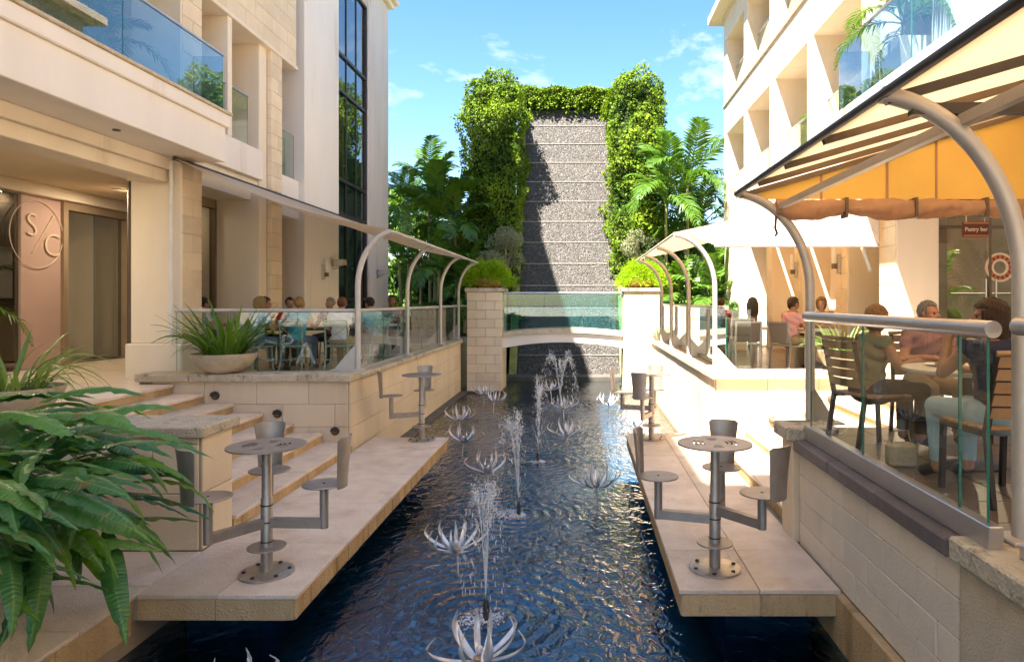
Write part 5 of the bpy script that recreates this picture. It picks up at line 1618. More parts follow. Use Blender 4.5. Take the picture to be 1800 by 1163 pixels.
def ivy_tower(label, cx, cy, rx, ry, ztop, seed, n=15000, zbot=1.0, lean=.0):
    g = np.random.default_rng(seed)
    T = thing('ivy_tower', label, 'ivy')
    z = g.uniform(0, 1, n) ** .9
    a = g.uniform(0, 2 * PI, n)
    H = ztop - zbot
    def shape(z, a):
        zz = zbot + z * H
        taper = 1.0 - .13 * z
        dome = np.sqrt(np.clip(1 - np.clip((z - .90) / .10, 0, 1) ** 2, 0, 1))
        sq = 1 / np.maximum(np.abs(np.cos(a)), np.abs(np.sin(a))) ** .85
        bulge = 1 + .07 * np.sin(a * 3 + z * 9 + seed) + .06 * np.sin(z * 17 + a * 2) + .04 * np.sin(z * 33 - a * 5)
        k = taper * (.25 + .75 * dome) * sq * bulge
        return cx + rx * k * np.cos(a), cy + ry * k * np.sin(a) + lean * z, zz
    x, y, zz = shape(z, a)
    pos = np.stack([x, y, zz], 1)
    nb = fbm(pos[::1], .9)
    nrm = np.stack([np.cos(a) / 1, np.sin(a) / 1, np.clip((z - .86) / .14, 0, 1) * 1.6 + .15], 1)
    nrm /= np.linalg.norm(nrm, axis=1)[:, None]
    nb2 = fbm(pos + 31, 2.6)
    pos = pos + nrm * (nb[:, None] * .38 + nb2[:, None] * .22 + g.uniform(-.16, .06, n)[:, None])
    keep = (nb > -.42) | (g.uniform(0, 1, n) < .8)
    pos, nrm, nb = pos[keep], nrm[keep], nb[keep]
    size = .045 + .10 * g.uniform(0, 1, len(pos)) ** 1.8
    v, f = leaf_cloud(pos, nrm, size, seed + 1, .75, .85)
    val = np.clip(.48 + nb * .8 + g.normal(0, .24, len(pos)), 0, 1)
    o = place('foliage', np_mesh('foliage', v, f, 'ivy_leaf', val), T); o['kind'] = 'stuff'
    # trailing shoots
    sv, sf, sval = [], [], []
    # dark stem core so that gaps show growth, not sky
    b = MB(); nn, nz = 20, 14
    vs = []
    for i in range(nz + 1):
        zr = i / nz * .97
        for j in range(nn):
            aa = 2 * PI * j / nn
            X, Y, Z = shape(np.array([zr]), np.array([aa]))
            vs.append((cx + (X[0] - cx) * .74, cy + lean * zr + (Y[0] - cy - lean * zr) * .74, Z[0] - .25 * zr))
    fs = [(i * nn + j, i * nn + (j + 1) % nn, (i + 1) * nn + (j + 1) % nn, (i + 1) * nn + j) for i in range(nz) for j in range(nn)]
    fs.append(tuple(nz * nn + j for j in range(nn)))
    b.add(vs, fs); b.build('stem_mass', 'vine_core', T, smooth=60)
    return T
ivy_tower('tall ivy covered tower left of the water wall', -3.30, 26.1, 1.13, 1.45, 11.05, 21, 48000, lean=.5)
ivy_tower('tall ivy covered tower right of the water wall', 2.14, 26.1, 1.06, 1.45, 11.05, 35, 48000, lean=.5)

def ivy_fringe():
    g = np.random.default_rng(4)
    T = thing('ivy_lintel', 'band of bright ivy hanging over the top edge of the water wall', 'ivy')
    n = 11000
    x = g.uniform(-2.6, 1.8, n); a = g.uniform(-.4, PI * .8, n)
    y = 28.45 - .45 * np.cos(a - .9) ; z = 10.62 + .36 * np.sin(a) + .06 * np.sin(x * 5) - np.where(g.uniform(0, 1, n) < .16, g.uniform(.1, .75, n) * (.4 + .6 * np.abs(np.sin(x * 7 + np.sin(x * 3)))), 0)
    pos = np.stack([x, y - .1, z], 1)
    nrm = np.stack([np.zeros(n), -np.ones(n), .6 * np.ones(n)], 1)
    v, f = leaf_cloud(pos, nrm, g.uniform(.06, .125, n), 6, .8, .85)
    o = place('foliage', np_mesh('foliage', v, f, 'ivy_leaf', np.clip(g.normal(.7, .22, n), 0, 1)), T); o['kind'] = 'stuff'
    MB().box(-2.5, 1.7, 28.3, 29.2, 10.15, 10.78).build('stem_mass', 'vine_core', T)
ivy_fringe()

def frond_mesh(seed, L=2.2, nl=24, droop=.9, w=.075, ll=.62):
    r = random.Random(seed)
    V, F, val = [], [], []
    def pt(t):
        return Vector((L * (math.sin(t * 1.25) / math.sin(1.25)) * .92, .04 * math.sin(t * 3 + seed), L * (.55 * t - droop * .75 * t ** 2.1)))
    # rachis
    b = MB(); k = 9
    b.tube([pt(i / k) for i in range(k + 1)], [.022 * (1 - .85 * i / k) for i in range(k + 1)], 5)
    V += b.v; nb = len(b.v)
    F += b.f
    val += [.75] * nb
    for i in range(nl):
        t = .16 + .84 * i / (nl - 1)
        p = pt(t); d = (pt(min(1, t + .02)) - pt(t - .02)).normalized()
        side = Vector((0, 1, 0)); up = side.cross(d) * -1
        env = math.sin(PI * (.18 + .80 * t)) ** .7
        for s in (-1, 1):
            l = ll * env * r.uniform(.85, 1.1)
            dirv = (d * r.uniform(.55, .75) + side * s * .8 + up * r.uniform(.05, .3)).normalized()
            ww = w * r.uniform(.8, 1.15) * (.55 + .45 * env)
            wd = dirv.cross(up).normalized()
            o = len(V)
            g = Vector((0, 0, -1))
            q0, q1, q2 = p, p + dirv * l * .5 + g * l * .06, p + dirv * l * .92 + g * l * r.uniform(.28, .5)
            V += [tuple(q0 - wd * ww * .25), tuple(q0 + wd * ww * .25), tuple(q1 - wd * ww * .5), tuple(q1 + g * -.01), tuple(q1 + wd * ww * .5), tuple(q2)]
            F += [(o, o + 3, o + 2), (o, o + 1, o + 3), (o + 1, o + 4, o + 3), (o + 2, o + 3, o + 5), (o + 3, o + 4, o + 5)]
            c = min(1, max(0, r.gauss(.45, .2))); val += [c] * 6
    me = bpy.data.meshes.new('frond'); me.from_pydata(V, [], F); me.materials.append(M['palm_leaf'])
    a = me.attributes.new('v', 'FLOAT', 'POINT'); a.data.foreach_set('value', val)
    me.update()
    return me

FR = [frond_mesh(i, L=RNG.uniform(1.9, 2.3), droop=d) for i, d in enumerate((.55, .8, 1.05, 1.3))]
FRW = [frond_mesh(i + 9, L=2.4, nl=17, droop=d, w=.17, ll=.75) for i, d in enumerate((.5, .75, 1.0))]

def palm(label, x, y, z0, h, nf, scale, seed, group, lean=0.15, wide=False, stem=.055):
    r = random.Random(seed)
    T = thing('palm', label, 'palm', (x, y, z0), 0, group)
    lx, ly = r.uniform(-1, 1) * lean, r.uniform(-1, 1) * lean * .5
    n = 8
    pts = [(lx * (i / n) ** 1.6, ly * (i / n) ** 1.6, h * i / n) for i in range(n + 1)]
    MB().tube(pts, [stem * (1.15 - .35 * i / n) for i in range(n + 1)], 8).build('trunk', 'palm_stem', T, smooth=60)
    pool = FRW if wide else FR
    for i in range(nf):
        a = 2.4 * i + r.uniform(-.3, .3)
        u = i / max(1, nf - 1)
        pitch = -1.05 + 1.25 * u + r.uniform(-.12, .12)      # first ones upright, last ones hanging
        place('frond', pool[min(len(pool) - 1, int(u * len(pool)))], T, (lx, ly, h - .05 - .18 * u), (r.uniform(-.25, .25), pitch, a), scale * r.uniform(.82, 1.12))
    return T

LP = 'palms beyond the left terrace'
RP = 'palms beyond the right terrace'
palm('slender palm with drooping fronds close to the tower edge', -6.15, 24.6, 1.1, 4.6, 11, .95, 1, LP)
palm('bright leafed palm standing free left of the ivy tower', -5.35, 25.0, 1.1, 4.3, 12, 1.0, 2, LP, wide=True)
palm('tallest palm of the left clump, crown against the sky', -5.75, 26.2, 1.1, 5.7, 12, 1.0, 3, LP)
palm('broad leafed palm whose fronds touch the ivy tower', -4.55, 25.2, 1.1, 4.0, 12, .95, 4, LP, wide=True)
palm('short palm with fronds just above the left awning posts', -5.0, 23.9, 1.1, 2.2, 10, .8, 5, LP, wide=True)
palm('low palm behind the left railing near the bridge pillar', -4.1, 24.2, 1.1, 1.7, 9, .75, 6, LP, wide=True)
palm('leaning palm low beside the tower foot', -6.3, 24.0, 1.1, 2.4, 9, .8, 7, LP)
palm('tall feathery palm next to the right ivy tower', 2.95, 23.4, 1.1, 4.6, 12, 1.15, 11, RP)
palm('tall feathery palm with a straight green trunk, middle of the right group', 3.72, 23.6, 1.1, 5.3, 14, 1.2, 12, RP)
palm('feathery palm reaching towards the sunlit building', 4.45, 24.6, 1.1, 4.0, 12, 1.0, 13, RP)
palm('dark fronded palm behind the right palms', 4.1, 26.4, 1.1, 4.6, 12, 1.05, 14, RP)
palm('low broad leafed palm behind the thin right posts', 3.1, 22.6, 1.1, 1.2, 10, .75, 15, RP, wide=True)
palm('low broad leafed palm by the sunlit end pier', 4.3, 22.4, 1.1, 1.3, 10, .8, 16, RP, wide=True)
# potted palms on the balconies
palm('potted palm behind the left balcony glass, its fronds above the rail', -7.05, 10.0, 5.35, .8, 11, .55, 31, 'balcony palms', .05, stem=.03)
palm('potted palm behind the left balcony glass nearer the camera', -6.9, 8.6, 5.35, .7, 10, .55, 32, 'balcony palms', .05, stem=.03)
palm('potted palm leaning over the right balcony glass rail', 4.72, 10.0, 5.95, .55, 12, .55, 33, 'balcony palms', .05, stem=.03)
palm('small green palm in a balcony recess of the sunlit building', 5.6, 15.0, 5.3, .9, 9, .4, 34, 'balcony palms', .05, stem=.03)

palm('added palm behind the pastry shop glass, standing in for mirrored foliage', 6.15, 11.9, 1.0, 1.3, 10, .38, 35, 'indoor palms', .05, stem=.03, wide=True)  # takes the place of greenery reflected in the shop glass
palm('palm growing inside the shop window left of the pink panel', -11.0, 11.6, 1.0, 1.2, 11, .75, 36, 'indoor palms', .05, stem=.03)
palm('potted palm along the side wall of the right building', 8.9, 6.5, 1.0, 1.4, 12, .8, 37, 'balcony palms', .05, stem=.04)

def pots():
    p = thing('planter_box', 'tapered cream planter box behind the right balcony glass', 'planter', (4.85, 10.0, 5.342))
    b = MB(); b.add([(-.24, -.24, 0), (.24, -.24, 0), (.24, .24, 0), (-.24, .24, 0), (-.34, -.34, .66), (.34, -.34, .66), (.34, .34, .66), (-.34, .34, .66)],
                    [(3, 2, 1, 0), (4, 5, 6, 7), (0, 1, 5, 4), (1, 2, 6, 5), (2, 3, 7, 6), (3, 0, 4, 7)])
    b.build('box', 'plaster_white', p); MB().box(-.3, .3, -.3, .3, .6, .67).build('soil', 'soil', p)
    p = thing('planter_box', 'tapered pale planter box behind the left balcony glass', 'planter', (-6.9, 9.3, 5.392))
    b = MB(); b.add([(-.24, -1.1, 0), (.24, -1.1, 0), (.24, 1.1, 0), (-.24, 1.1, 0), (-.3, -1.2, .4), (.3, -1.2, .4), (.3, 1.2, .4), (-.3, 1.2, .4)],
                    [(3, 2, 1, 0), (4, 5, 6, 7), (0, 1, 5, 4), (1, 2, 6, 5), (2, 3, 7, 6), (3, 0, 4, 7)])
    b.build('box', 'plaster_white', p)
pots()

def leafy_tree(name, label, cat, x, y, z0, h, rx, rz, n, leaf, mat, seed, group=None, trunk=.09, aspect=.5, lobes=9):
    g = np.random.default_rng(seed); r = random.Random(seed)
    T = thing(name, label, cat, (x, y, z0), 0, group)
    c = MB()
    tops = []
    for i in range(lobes):
        a = 2 * PI * i / lobes + r.uniform(-.3, .3); rr = rx * r.uniform(.25, .75)
        tops.append((rr * math.cos(a), rr * math.sin(a), h + rz * r.uniform(-.65, .75)))
    c.tube([(0, 0, 0), (.03, .02, h * .35), (.0, .05, h * .7)], [trunk, trunk * .8, trunk * .55], 8)
    for t in tops:
        c.tube([(0, .03, h * .55), (t[0] * .45, t[1] * .45, h * .55 + (t[2] - h * .55) * .55), t], [trunk * .5, trunk * .3, trunk * .1], 6)
    c.build('trunk', 'bark', T, smooth=60)
    P, Nn = [], []
    per = n // lobes
    for t in tops:
        d = g.normal(0, 1, (per, 3)); d /= np.linalg.norm(d, axis=1)[:, None]
        rad_ = rx * g.uniform(.32, .52) * g.uniform(.35, 1.0, per) ** .45
        P.append(np.array(t) + d * rad_[:, None] * np.array([1, 1, .8])); Nn.append(d)
    P = np.concatenate(P); Nn = np.concatenate(Nn)
    nb = fbm(P + seed, 1.3)
    keep = (nb > -.22) | (g.uniform(0, 1, len(P)) < .3)
    P, Nn, nb = P[keep], Nn[keep], nb[keep]
    v, f = leaf_cloud(P, Nn, g.uniform(.6, 1.2, len(P)) * leaf, seed + 2, .9, aspect)
    o = place('crown', np_mesh('crown', v, f, mat, np.clip(.4 + nb * .6 + g.normal(0, .2, len(P)), 0, 1)), T); o['kind'] = 'stuff'
    return T

leafy_tree('olive_shrub', 'silvery olive shrub at the foot of the left ivy tower', 'shrub', -2.55, 22.9, .9, 3.1, .95, .8, 5200, .09, 'olive_leaf', 41, aspect=.35)
leafy_tree('olive_shrub', 'silvery olive shrub in front of the right ivy tower', 'shrub', 1.95, 23.0, .9, 2.9, .9, 1.3, 4200, .09, 'olive_leaf', 42, aspect=.35)
BG = 'dark trees behind the palms'
def hedge(label, x0, x1, y, z1, seed, n):
    g = np.random.default_rng(seed)
    T = thing('hedge', label, 'hedge', ((x0 + x1) / 2, y, .9))
    w = (x1 - x0) / 2
    pos = np.stack([g.uniform(-w, w, n), np.where(g.uniform(0, 1, n) < .5, g.uniform(-.45, .1, n), g.uniform(.55, 1.0, n)), g.uniform(0, z1 - .9, n)], 1)
    nb = fbm(pos + seed, .8)
    pos[:, 1] -= nb * .5; pos[:, 2] *= 1 + .12 * np.sin(pos[:, 0] * 2.1 + seed)
    v, f = leaf_cloud(pos, np.tile(np.array([0, -1., .3]), (n, 1)), g.uniform(.14, .3, n), seed, .8, .5)
    o = place('foliage', np_mesh('foliage', v, f, 'tree_leaf', np.clip(.4 + nb * .6 + g.normal(0, .2, n), 0, 1)), T); o['kind'] = 'stuff'
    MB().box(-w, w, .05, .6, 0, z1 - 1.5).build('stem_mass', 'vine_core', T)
hedge('dense dark hedge behind the left palms', -10.5, -2.5, 29.4, 4.6, 71, 9000)
hedge('dense green hedge behind the right palms', 1.7, 10.0, 29.4, 4.4, 72, 9000)
leafy_tree('dense_tree', 'dark leafy tree behind the left palms next to the tower', 'tree', -6.6, 28.2, .9, 3.8, 1.9, 2.4, 6500, .24, 'tree_leaf', 51, BG)
leafy_tree('dense_tree', 'dark leafy tree filling the gap beside the left ivy tower', 'tree', -4.6, 28.0, .9, 3.0, 1.7, 2.0, 6000, .24, 'tree_leaf', 52, BG)
leafy_tree('dense_tree', 'dark leafy tree behind the right palms', 'tree', 4.2, 28.3, .9, 2.9, 1.8, 2.0, 6000, .24, 'tree_leaf', 53, BG)
leafy_tree('dense_tree', 'dark leafy tree beyond the end of the sunlit building', 'tree', 6.4, 28.5, .9, 3.2, 1.9, 2.2, 5000, .24, 'tree_leaf', 54, BG)
for i, (x, y, m, l) in enumerate(((-6.3, 23.4, 'croton_leaf', 'yellow leaved croton bush at the far tower corner'), (-5.4, 23.2, 'tree_leaf', 'low green bush behind the left railing'),
                                  (-4.3, 23.3, 'tree_leaf', 'low green bush beside the left bridge pillar'), (2.9, 21.8, 'tree_leaf', 'low green bush behind the right bridge pillar'),
                                  (3.8, 21.6, 'palm_leaf', 'bright green bush behind the terracotta pots'), (4.6, 21.4, 'tree_leaf', 'low green bush by the sunlit end pier'))):
    leafy_tree('garden_bush', l, 'bush', x, y, 1.0, .75, .75, .55, 2200, .17, m, 60 + i, 'low bushes round the bridge', trunk=.04, lobes=6)

def fern_bowl(label, x, y, z, seed, rr=.5):
    g = np.random.default_rng(seed)
    T = thing('fern_pot', label, 'plant', (x, y, z), 0, 'fern pots on the bridge pillars')
    MB().lathe([(.22, 0), (.42, .12), (.46, .26), (.42, .28), (.38, .22)], 24).build('bowl', 'terracotta', T, smooth=50)
    n = 9000
    a = g.uniform(0, 2 * PI, n); t = g.uniform(.0, 1, n) ** .6
    el = g.uniform(.0, 1.35, n)
    R_ = rr * (1.0 + .16 * np.sin(3 * a + seed) + .10 * np.sin(7 * a + 5 * el + seed) + .09 * np.sin(11 * a - 9 * el)) * (.55 + .45 * t) * np.where(g.uniform(0, 1, n) < .06, g.uniform(1.0, 1.22, n), 1.0)
    bx = R_ * np.cos(a) * np.cos(el) * 1.15; by = R_ * np.sin(a) * np.cos(el); bz = .24 + R_ * np.sin(el) * .85 - .18 * (np.cos(el) ** 3) * t
    pos = np.stack([bx, by, bz], 1)
    nrm = np.stack([np.cos(a) * np.cos(el), np.sin(a) * np.cos(el), np.sin(el)], 1)
    g2 = g.normal(0, .5, (n, 3))
    d = nrm + g2; d /= np.linalg.norm(d, axis=1)[:, None]
    s = np.cross(d, g.normal(0, 1, (n, 3))); s /= np.linalg.norm(s, axis=1)[:, None]
    L = g.uniform(.07, .15, n)[:, None]
    v = np.stack([pos, pos + d * L * .5 + s * .008, pos + d * L + np.array([0, 0, -.02]), pos + d * L * .5 - s * .008], 1).reshape(-1, 3)
    idx = np.arange(n) * 4
    f = np.stack([np.stack([idx, idx + 1, idx + 2], 1), np.stack([idx, idx + 2, idx + 3], 1)], 1).reshape(-1, 3)
    o = place('fern', np_mesh('fern', v, f, 'fern_leaf', g.uniform(0, 1, n)), T); o['kind'] = 'stuff'
fern_bowl('bright green fern in a terracotta bowl on the left bridge pillar', -2.72, 20.3, 2.612, 3, .60)
fern_bowl('bright green fern in a terracotta bowl on the right bridge pillar', 1.80, 20.3, 2.612, 8, .64)

def strap_mesh(seed, L, w, arch, mat):
    r = random.Random(seed); m = 9; V = []
    for i in range(m + 1):
        t = i / m
        x = L * (.75 * t ** (1.1 + arch * .3)) * (.45 + .55 * arch)
        z = L * (1.05 * t - arch * .75 * t ** 2.3)
        ww = w * (.75 + .35 * math.sin(PI * t)) * (1 - t ** 3) + .001
        V += [(x, -ww / 2, z + .004), (x, 0, z - ww * .12), (x, ww / 2, z + .004)]
    F = []
    for i in range(m):
        for s in (0, 1):
            q = i * 3 + s; F.append((q, q + 1, q + 4, q + 3))
    me = bpy.data.meshes.new('leaf'); me.from_pydata(V, [], F); me.materials.append(M[mat]); me.polygons.foreach_set('use_smooth', [True] * len(F)); me.update()
    return me

def strap_plant(label, x, y, z, r0, h, n, L, w, mat, seed, group, arches=(.25, .55, .9)):
    r = random.Random(seed)
    T = thing('planted_bowl', label, 'plant', (x, y, z), 0, group)
    MB().lathe([(r0 * .42, 0), (r0 * .72, h * .25), (r0 * .95, h * .75), (r0, h), (r0 * .93, h), (r0 * .86, h * .8)], 32).build('bowl', 'bowl_stone', T, smooth=50)
    MB().cyl((0, 0, 0), r0 * .88, h * .78, h * .84, 24).build('soil', 'soil', T)
    ms = [strap_mesh(seed * 10 + i, L, w, a, mat) for i, a in enumerate(arches)]
    for i in range(n):
        a = r.uniform(0, 2 * PI); q = r.random()
        rr = r0 * .6 * math.sqrt(r.random())
        place('leaf', ms[min(len(ms) - 1, int(q * len(ms)))], T, (rr * math.cos(a), rr * math.sin(a), h * .8), (r.uniform(-.25, .25), r.uniform(-.15, .45), a + r.uniform(-.5, .5)), r.uniform(.65, 1.12))
strap_plant('stone bowl of dark green strap leaves on the left terrace coping', -5.40, 10.36, 1.155, .47, .30, 95, .95, .05, 'strap_leaf', 5, 'planted bowls')
strap_plant('stone bowl of pale arching strap leaves at the left picture edge', -6.25, 7.5, 1.0, .50, .30, 75, .95, .045, 'strap_pale', 6, 'planted bowls', (.5, .85, 1.15))
strap_plant('pale stone bowl of light strap leaves on the sunlit right coping', 4.12, 10.78, 1.155, .36, .30, 50, .62, .034, 'strap_pale', 7, 'planted bowls', (.4, .7, 1.0))
strap_plant('small pot with trailing pale leaves beside the right bridge pillar', 2.18, 19.2, 1.13, .16, .2, 18, .4, .04, 'strap_pale', 8, 'planted bowls', (.8, 1.2))

def broad_leaf_mesh(seed, L, w, droop, mat):
    """long torn-edged blade on a short stalk, ribbed, hanging towards the tip"""
    r = random.Random(seed); m = 22; V = []
    ph = r.uniform(0, 6)
    cuts = {r.randint(4, m - 3): r.uniform(.2, .5) for _ in range(3)}
    for i in range(m + 1):
        t = i / m
        ang = .35 - droop * t ** 1.25
        if i == 0: x, z = 0.0, 0.0
        else: x += L / m * math.cos(ang); z += L / m * math.sin(ang)
        env = (max(0.0, math.sin(PI * min(1, t * 1.02 + .005))) ** .62) * (1 - .25 * t)
        for s in (-1, -.5, 0, .5, 1):
            e = 1 - cuts.get(i, 0) * (abs(s) == 1)
            ww = w * env * s * .5 * e
            rip = .012 * math.sin(i * 1.9 + ph + (1.4 if s > 0 else 0)) * abs(s) * env
            V.append((x - .02 * abs(s) * env, ww, z - abs(s) ** 1.4 * w * .17 * env + rip))
    F = []
    for i in range(m):
        for s in range(4):
            q = i * 5 + s; F.append((q, q + 1, q + 6, q + 5))
    me = bpy.data.meshes.new('leaf'); me.from_pydata(V, [], F); me.materials.append(M[mat]); me.polygons.foreach_set('use_smooth', [True] * len(F)); me.update()
    return me

def broad_plant():
    r = random.Random(77)
    T = thing('broad_leaf_plant', 'big plant with long drooping banana-like leaves in the left foreground', 'plant', (-4.3, 4.1, .62))
    ms = [broad_leaf_mesh(i, .74 + .07 * (i % 3),   .138 + .012 * (i % 4), .65 + .2 * (i % 5), 'broad_leaf') for i in range(9)]
    lm = [broad_leaf_mesh(20 + i, .72, .10, 1.3, 'broad_lime') for i in range(2)]
    n = 0
    for i in range(340):
        # stems fan out of the planter; leaves hang outwards in layers
        u = r.random()
        a = r.gauss(-.12, .75)
        base = Vector((r.uniform(-1.1, .95), r.uniform(-.6, .8), .0))
        hz = r.uniform(.05, .92)
        reach = (1 - (hz - .1) / 1.1)
        x = base.x + .18 * math.cos(a); y = base.y + .18 * math.sin(a)
        if x > .62: hz = min(hz, .80 - (x - .62) * .5)
        pitch = r.uniform(-.25, .35) + (.35 if hz < .35 else 0)
        me = r.choice(lm) if r.random() < .17 else r.choice(ms)
        place('leaf', me, T, (x, y, hz), (r.gauss(0, .35), pitch, a), r.uniform(.72, 1.12))
    for i in range(14):
        bx, by = r.uniform(-.6, .4), r.uniform(-.5, .5)
        MB().tube([(bx, by, 0), (bx + .05, by, .35), (bx + .2, by + .03, .72)], [.022, .018, .012], 6).build('stem', 'palm_stem', T, smooth=60)
broad_plant()
# ------------------------------------------------------------------ people
SKIN = {'fair': (.56, .33, .23), 'tan': (.42, .22, .13), 'ruddy': (.50, .24, .16), 'brown': (.20, .10, .06), 'dark': (.10, .05, .03)}
for k, c in SKIN.items(): surf('skin_' + k, c, tuple(x * .9 for x in c), 14, .5, .1, 90, spec=.35, coords='obj')
surf('eye_dark', (.02, .015, .012), None, 5, .2, spec=.6)
surf('eye_white', (.7, .68, .64), None, 5, .3)
surf('lip', (.42, .15, .12), None, 5, .45)


def person(label, x, y, z, rz, skin, hair, shirt, legs, style='short', arms='table', head_turn=0.0, lean=0.0, sleeve='short', vox=.016, head_tilt=0.0, tall=1.0, group=None):
    """seated figure facing local +Y; bones are laid out in the pose, wrapped in one continuous skin by voxel remeshing"""
    P = {}
    ln = lean
    P['pelvis'] = Vector((0, -.02, .54))
    P['waist'] = Vector((0, -.02 + ln * .18, .72))
    P['chest'] = Vector((0, 0 + ln * .4, .92))
    P['neck'] = Vector((0, .01 + ln * .55, 1.045))
    P['head'] = Vector((0, .035 + ln * .62, 1.19))
    for s, n in ((-1, 'l'), (1, 'r')):
        P['sh' + n] = Vector((s * .165, .0 + ln * .48, .985))
        P['hip' + n] = Vector((s * .095, .02, .53)); P['kn' + n] = Vector((s * .13, .44, .53)); P['an' + n] = Vector((s * .12, .42, .09)); P['to' + n] = Vector((s * .135, .57, .035))
        if arms == 'table':
            P['el' + n] = Vector((s * .25, .10 + ln * .3, .76)); P['wr' + n] = Vector((s * .13, .34 + ln * .2, .80)); P['hd' + n] = Vector((s * .09, .42 + ln * .2, .80))
        elif arms == 'clasp':
            P['el' + n] = Vector((s * .24, .16, .78)); P['wr' + n] = Vector((s * .075, .33, .93)); P['hd' + n] = Vector((s * .03, .36, 1.0))
        elif arms == 'lap':
            P['el' + n] = Vector((s * .25, .02, .74)); P['wr' + n] = Vector((s * .16, .24, .64)); P['hd' + n] = Vector((s * .12, .32, .62))
        elif arms == 'face':
            if n == 'l': P['ell'] = Vector((-.25, .20, .80)); P['wrl'] = Vector((-.15, .27, 1.04)); P['hdl'] = Vector((-.085, .235, 1.11))
            else: P['elr'] = Vector((.25, .10, .76)); P['wrr'] = Vector((.12, .32, .80)); P['hdr'] = Vector((.06, .40, .80))
    bones = [('pelvis', 'waist', .135, .120, 's'), ('waist', 'chest', .120, .135, 's'), ('chest', 'neck', .12, .058, 's'), ('neck', 'head', .052, .05, 'k'),
             ('shl', 'chest', .068, .11, 's'), ('shr', 'chest', .068, .11, 's')]
    for n in 'lr':
        bones += [('sh' + n, 'el' + n, .058, .042, 'a'), ('el' + n, 'wr' + n, .041, .028, 'f'), ('wr' + n, 'hd' + n, .027, .028, 'h'),
                  ('pelvis', 'hip' + n, .13, .11, 'l'), ('hip' + n, 'kn' + n, .098, .066, 'l'), ('kn' + n, 'an' + n, .062, .042, 'c'), ('an' + n, 'to' + n, .042, .034, 'o')]
    m = MB()
    def capsule(a, b, ra, rb):
        k = 6
        pts = [a.lerp(b, i / k) for i in range(k + 1)]
        m.tube(pts, [ra + (rb - ra) * i / k for i in range(k + 1)], 12)
        m.ball(a, ra, 12, 8); m.ball(b, rb, 12, 8)
    for a, b, ra, rb, t in bones: capsule(P[a], P[b], ra, rb)
    # breadth of the trunk
    m.ball(P['chest'] + Vector((0, -.01, -.02)), (.175, .115, .15), 16, 10)
    m.ball(P['waist'], (.15, .112, .14), 16, 10)
    m.ball(P['pelvis'] + Vector((0, -.03, .0)), (.175, .14, .12), 16, 10)
    # hands: palm, four fingers of unequal length, thumb from the side of the palm
    for s, n in ((-1, 'l'), (1, 'r')):
        w, h = P['wr' + n], P['hd' + n]
        d = (h - w).normalized()
        side = d.cross(Vector((0, 0, 1)));
        if side.length < .1: side = Vector((1, 0, 0))
        side = side.normalized(); up = side.cross(d)
        if arms in ('clasp', 'face'): side = Vector((.35, .9, 0)).normalized() if n == 'l' else Vector((-.35, .9, 0)).normalized(); up = side.cross(d).normalized()
        m.ball(h, .034, 10, 8)
        m.bar(w, h + d * .03, .07, .03, up=tuple(up))
        curl = -up if arms != 'face' else Vector((.8, -.2, .1))
        for q, fl in zip((-1.5, -.5, .5, 1.5), (.062, .075, .078, .066)):
            f0 = h + d * .025 + side * q * .019
            f1 = f0 + d * fl * .55; f2 = f1 + (d * .75 + curl * .45).normalized() * fl * .5
            m.tube([f0, f1, f2], [.0098, .009, .0075], 7)
        t0 = w + d * .03 + side * (-s * .030); t1 = t0 + (d * .6 - side * s * .7).normalized() * .035; t2 = t1 + d * .032
        m.tube([t0, t1, t2], [.012, .0105, .0085], 7)
    # head: skull, jaw, nose, brow, ears, turned and tilted on the neck
    HR = Matrix.Rotation(head_turn, 4, 'Z') @ Matrix.Rotation(head_tilt, 4, 'X')
    hc = P['head']
    def H(p): return hc + (HR @ Vector(p))
    def hball(c, r):
        o = len(m.v); m.ball((0, 0, 0), r, 16, 12)
        for i in range(o, len(m.v)): m.v[i] = tuple(H(Vector(m.v[i]) + Vector(c)))
    hball((0, -.012, .025), (.076, .093, .088)); hball((0, .022, -.035), (.060, .066, .075)); hball((0, .045, -.078), (.036, .036, .030))
    hball((0, .072, .022), (.052, .018, .014)); hball((0, .088, -.012), (.013, .022, .024)); hball((0, .098, -.022), (.016, .014, .011))
    hball((-.045, .055, -.018), (.022, .02, .02)); hball((.045, .055, -.018), (.022, .02, .02)); hball((0, .078, -.052), (.026, .012, .010))
    hball((-.078, -.005, -.002), (.011, .02, .03)); hball((.078, -.005, -.002), (.011, .02, .03))
    me = m.mesh('tmp', 'skin_' + skin)
    tmp = bpy.data.objects.new('tmp', me); COL.objects.link(tmp)
    md = tmp.modifiers.new('r', 'REMESH'); md.mode = 'VOXEL'; md.voxel_size = vox; md.use_smooth_shade = True
    ms = tmp.modifiers.new('s', 'SMOOTH'); ms.iterations = 3; ms.factor = .5
    dg = bpy.context.evaluated_depsgraph_get()
    ev = tmp.evaluated_get(dg)
    body = bpy.data.meshes.new_from_object(ev)
    bpy.data.objects.remove(tmp)
    body.name = 'body'
    root = thing('person', label, 'person', (x, y, z), rz, group)
    root.scale = (tall,) * 3
    body.materials.clear(); body.materials.append(M['skin_' + skin])
    place('body', body, root)
    # clothes are cut from the body surface and lifted off it a little
    nv, nf = len(body.vertices), len(body.polygons)
    co = np.empty(nv * 3, np.float32); body.vertices.foreach_get('co', co); co = co.reshape(-1, 3)
    no = np.empty(nv * 3, np.float32); body.vertices.foreach_get('normal', no); no = no.reshape(-1, 3)
    best = np.full(nv, 9e9); lab = np.zeros(nv, dtype='<U1'); tt = np.zeros(nv)
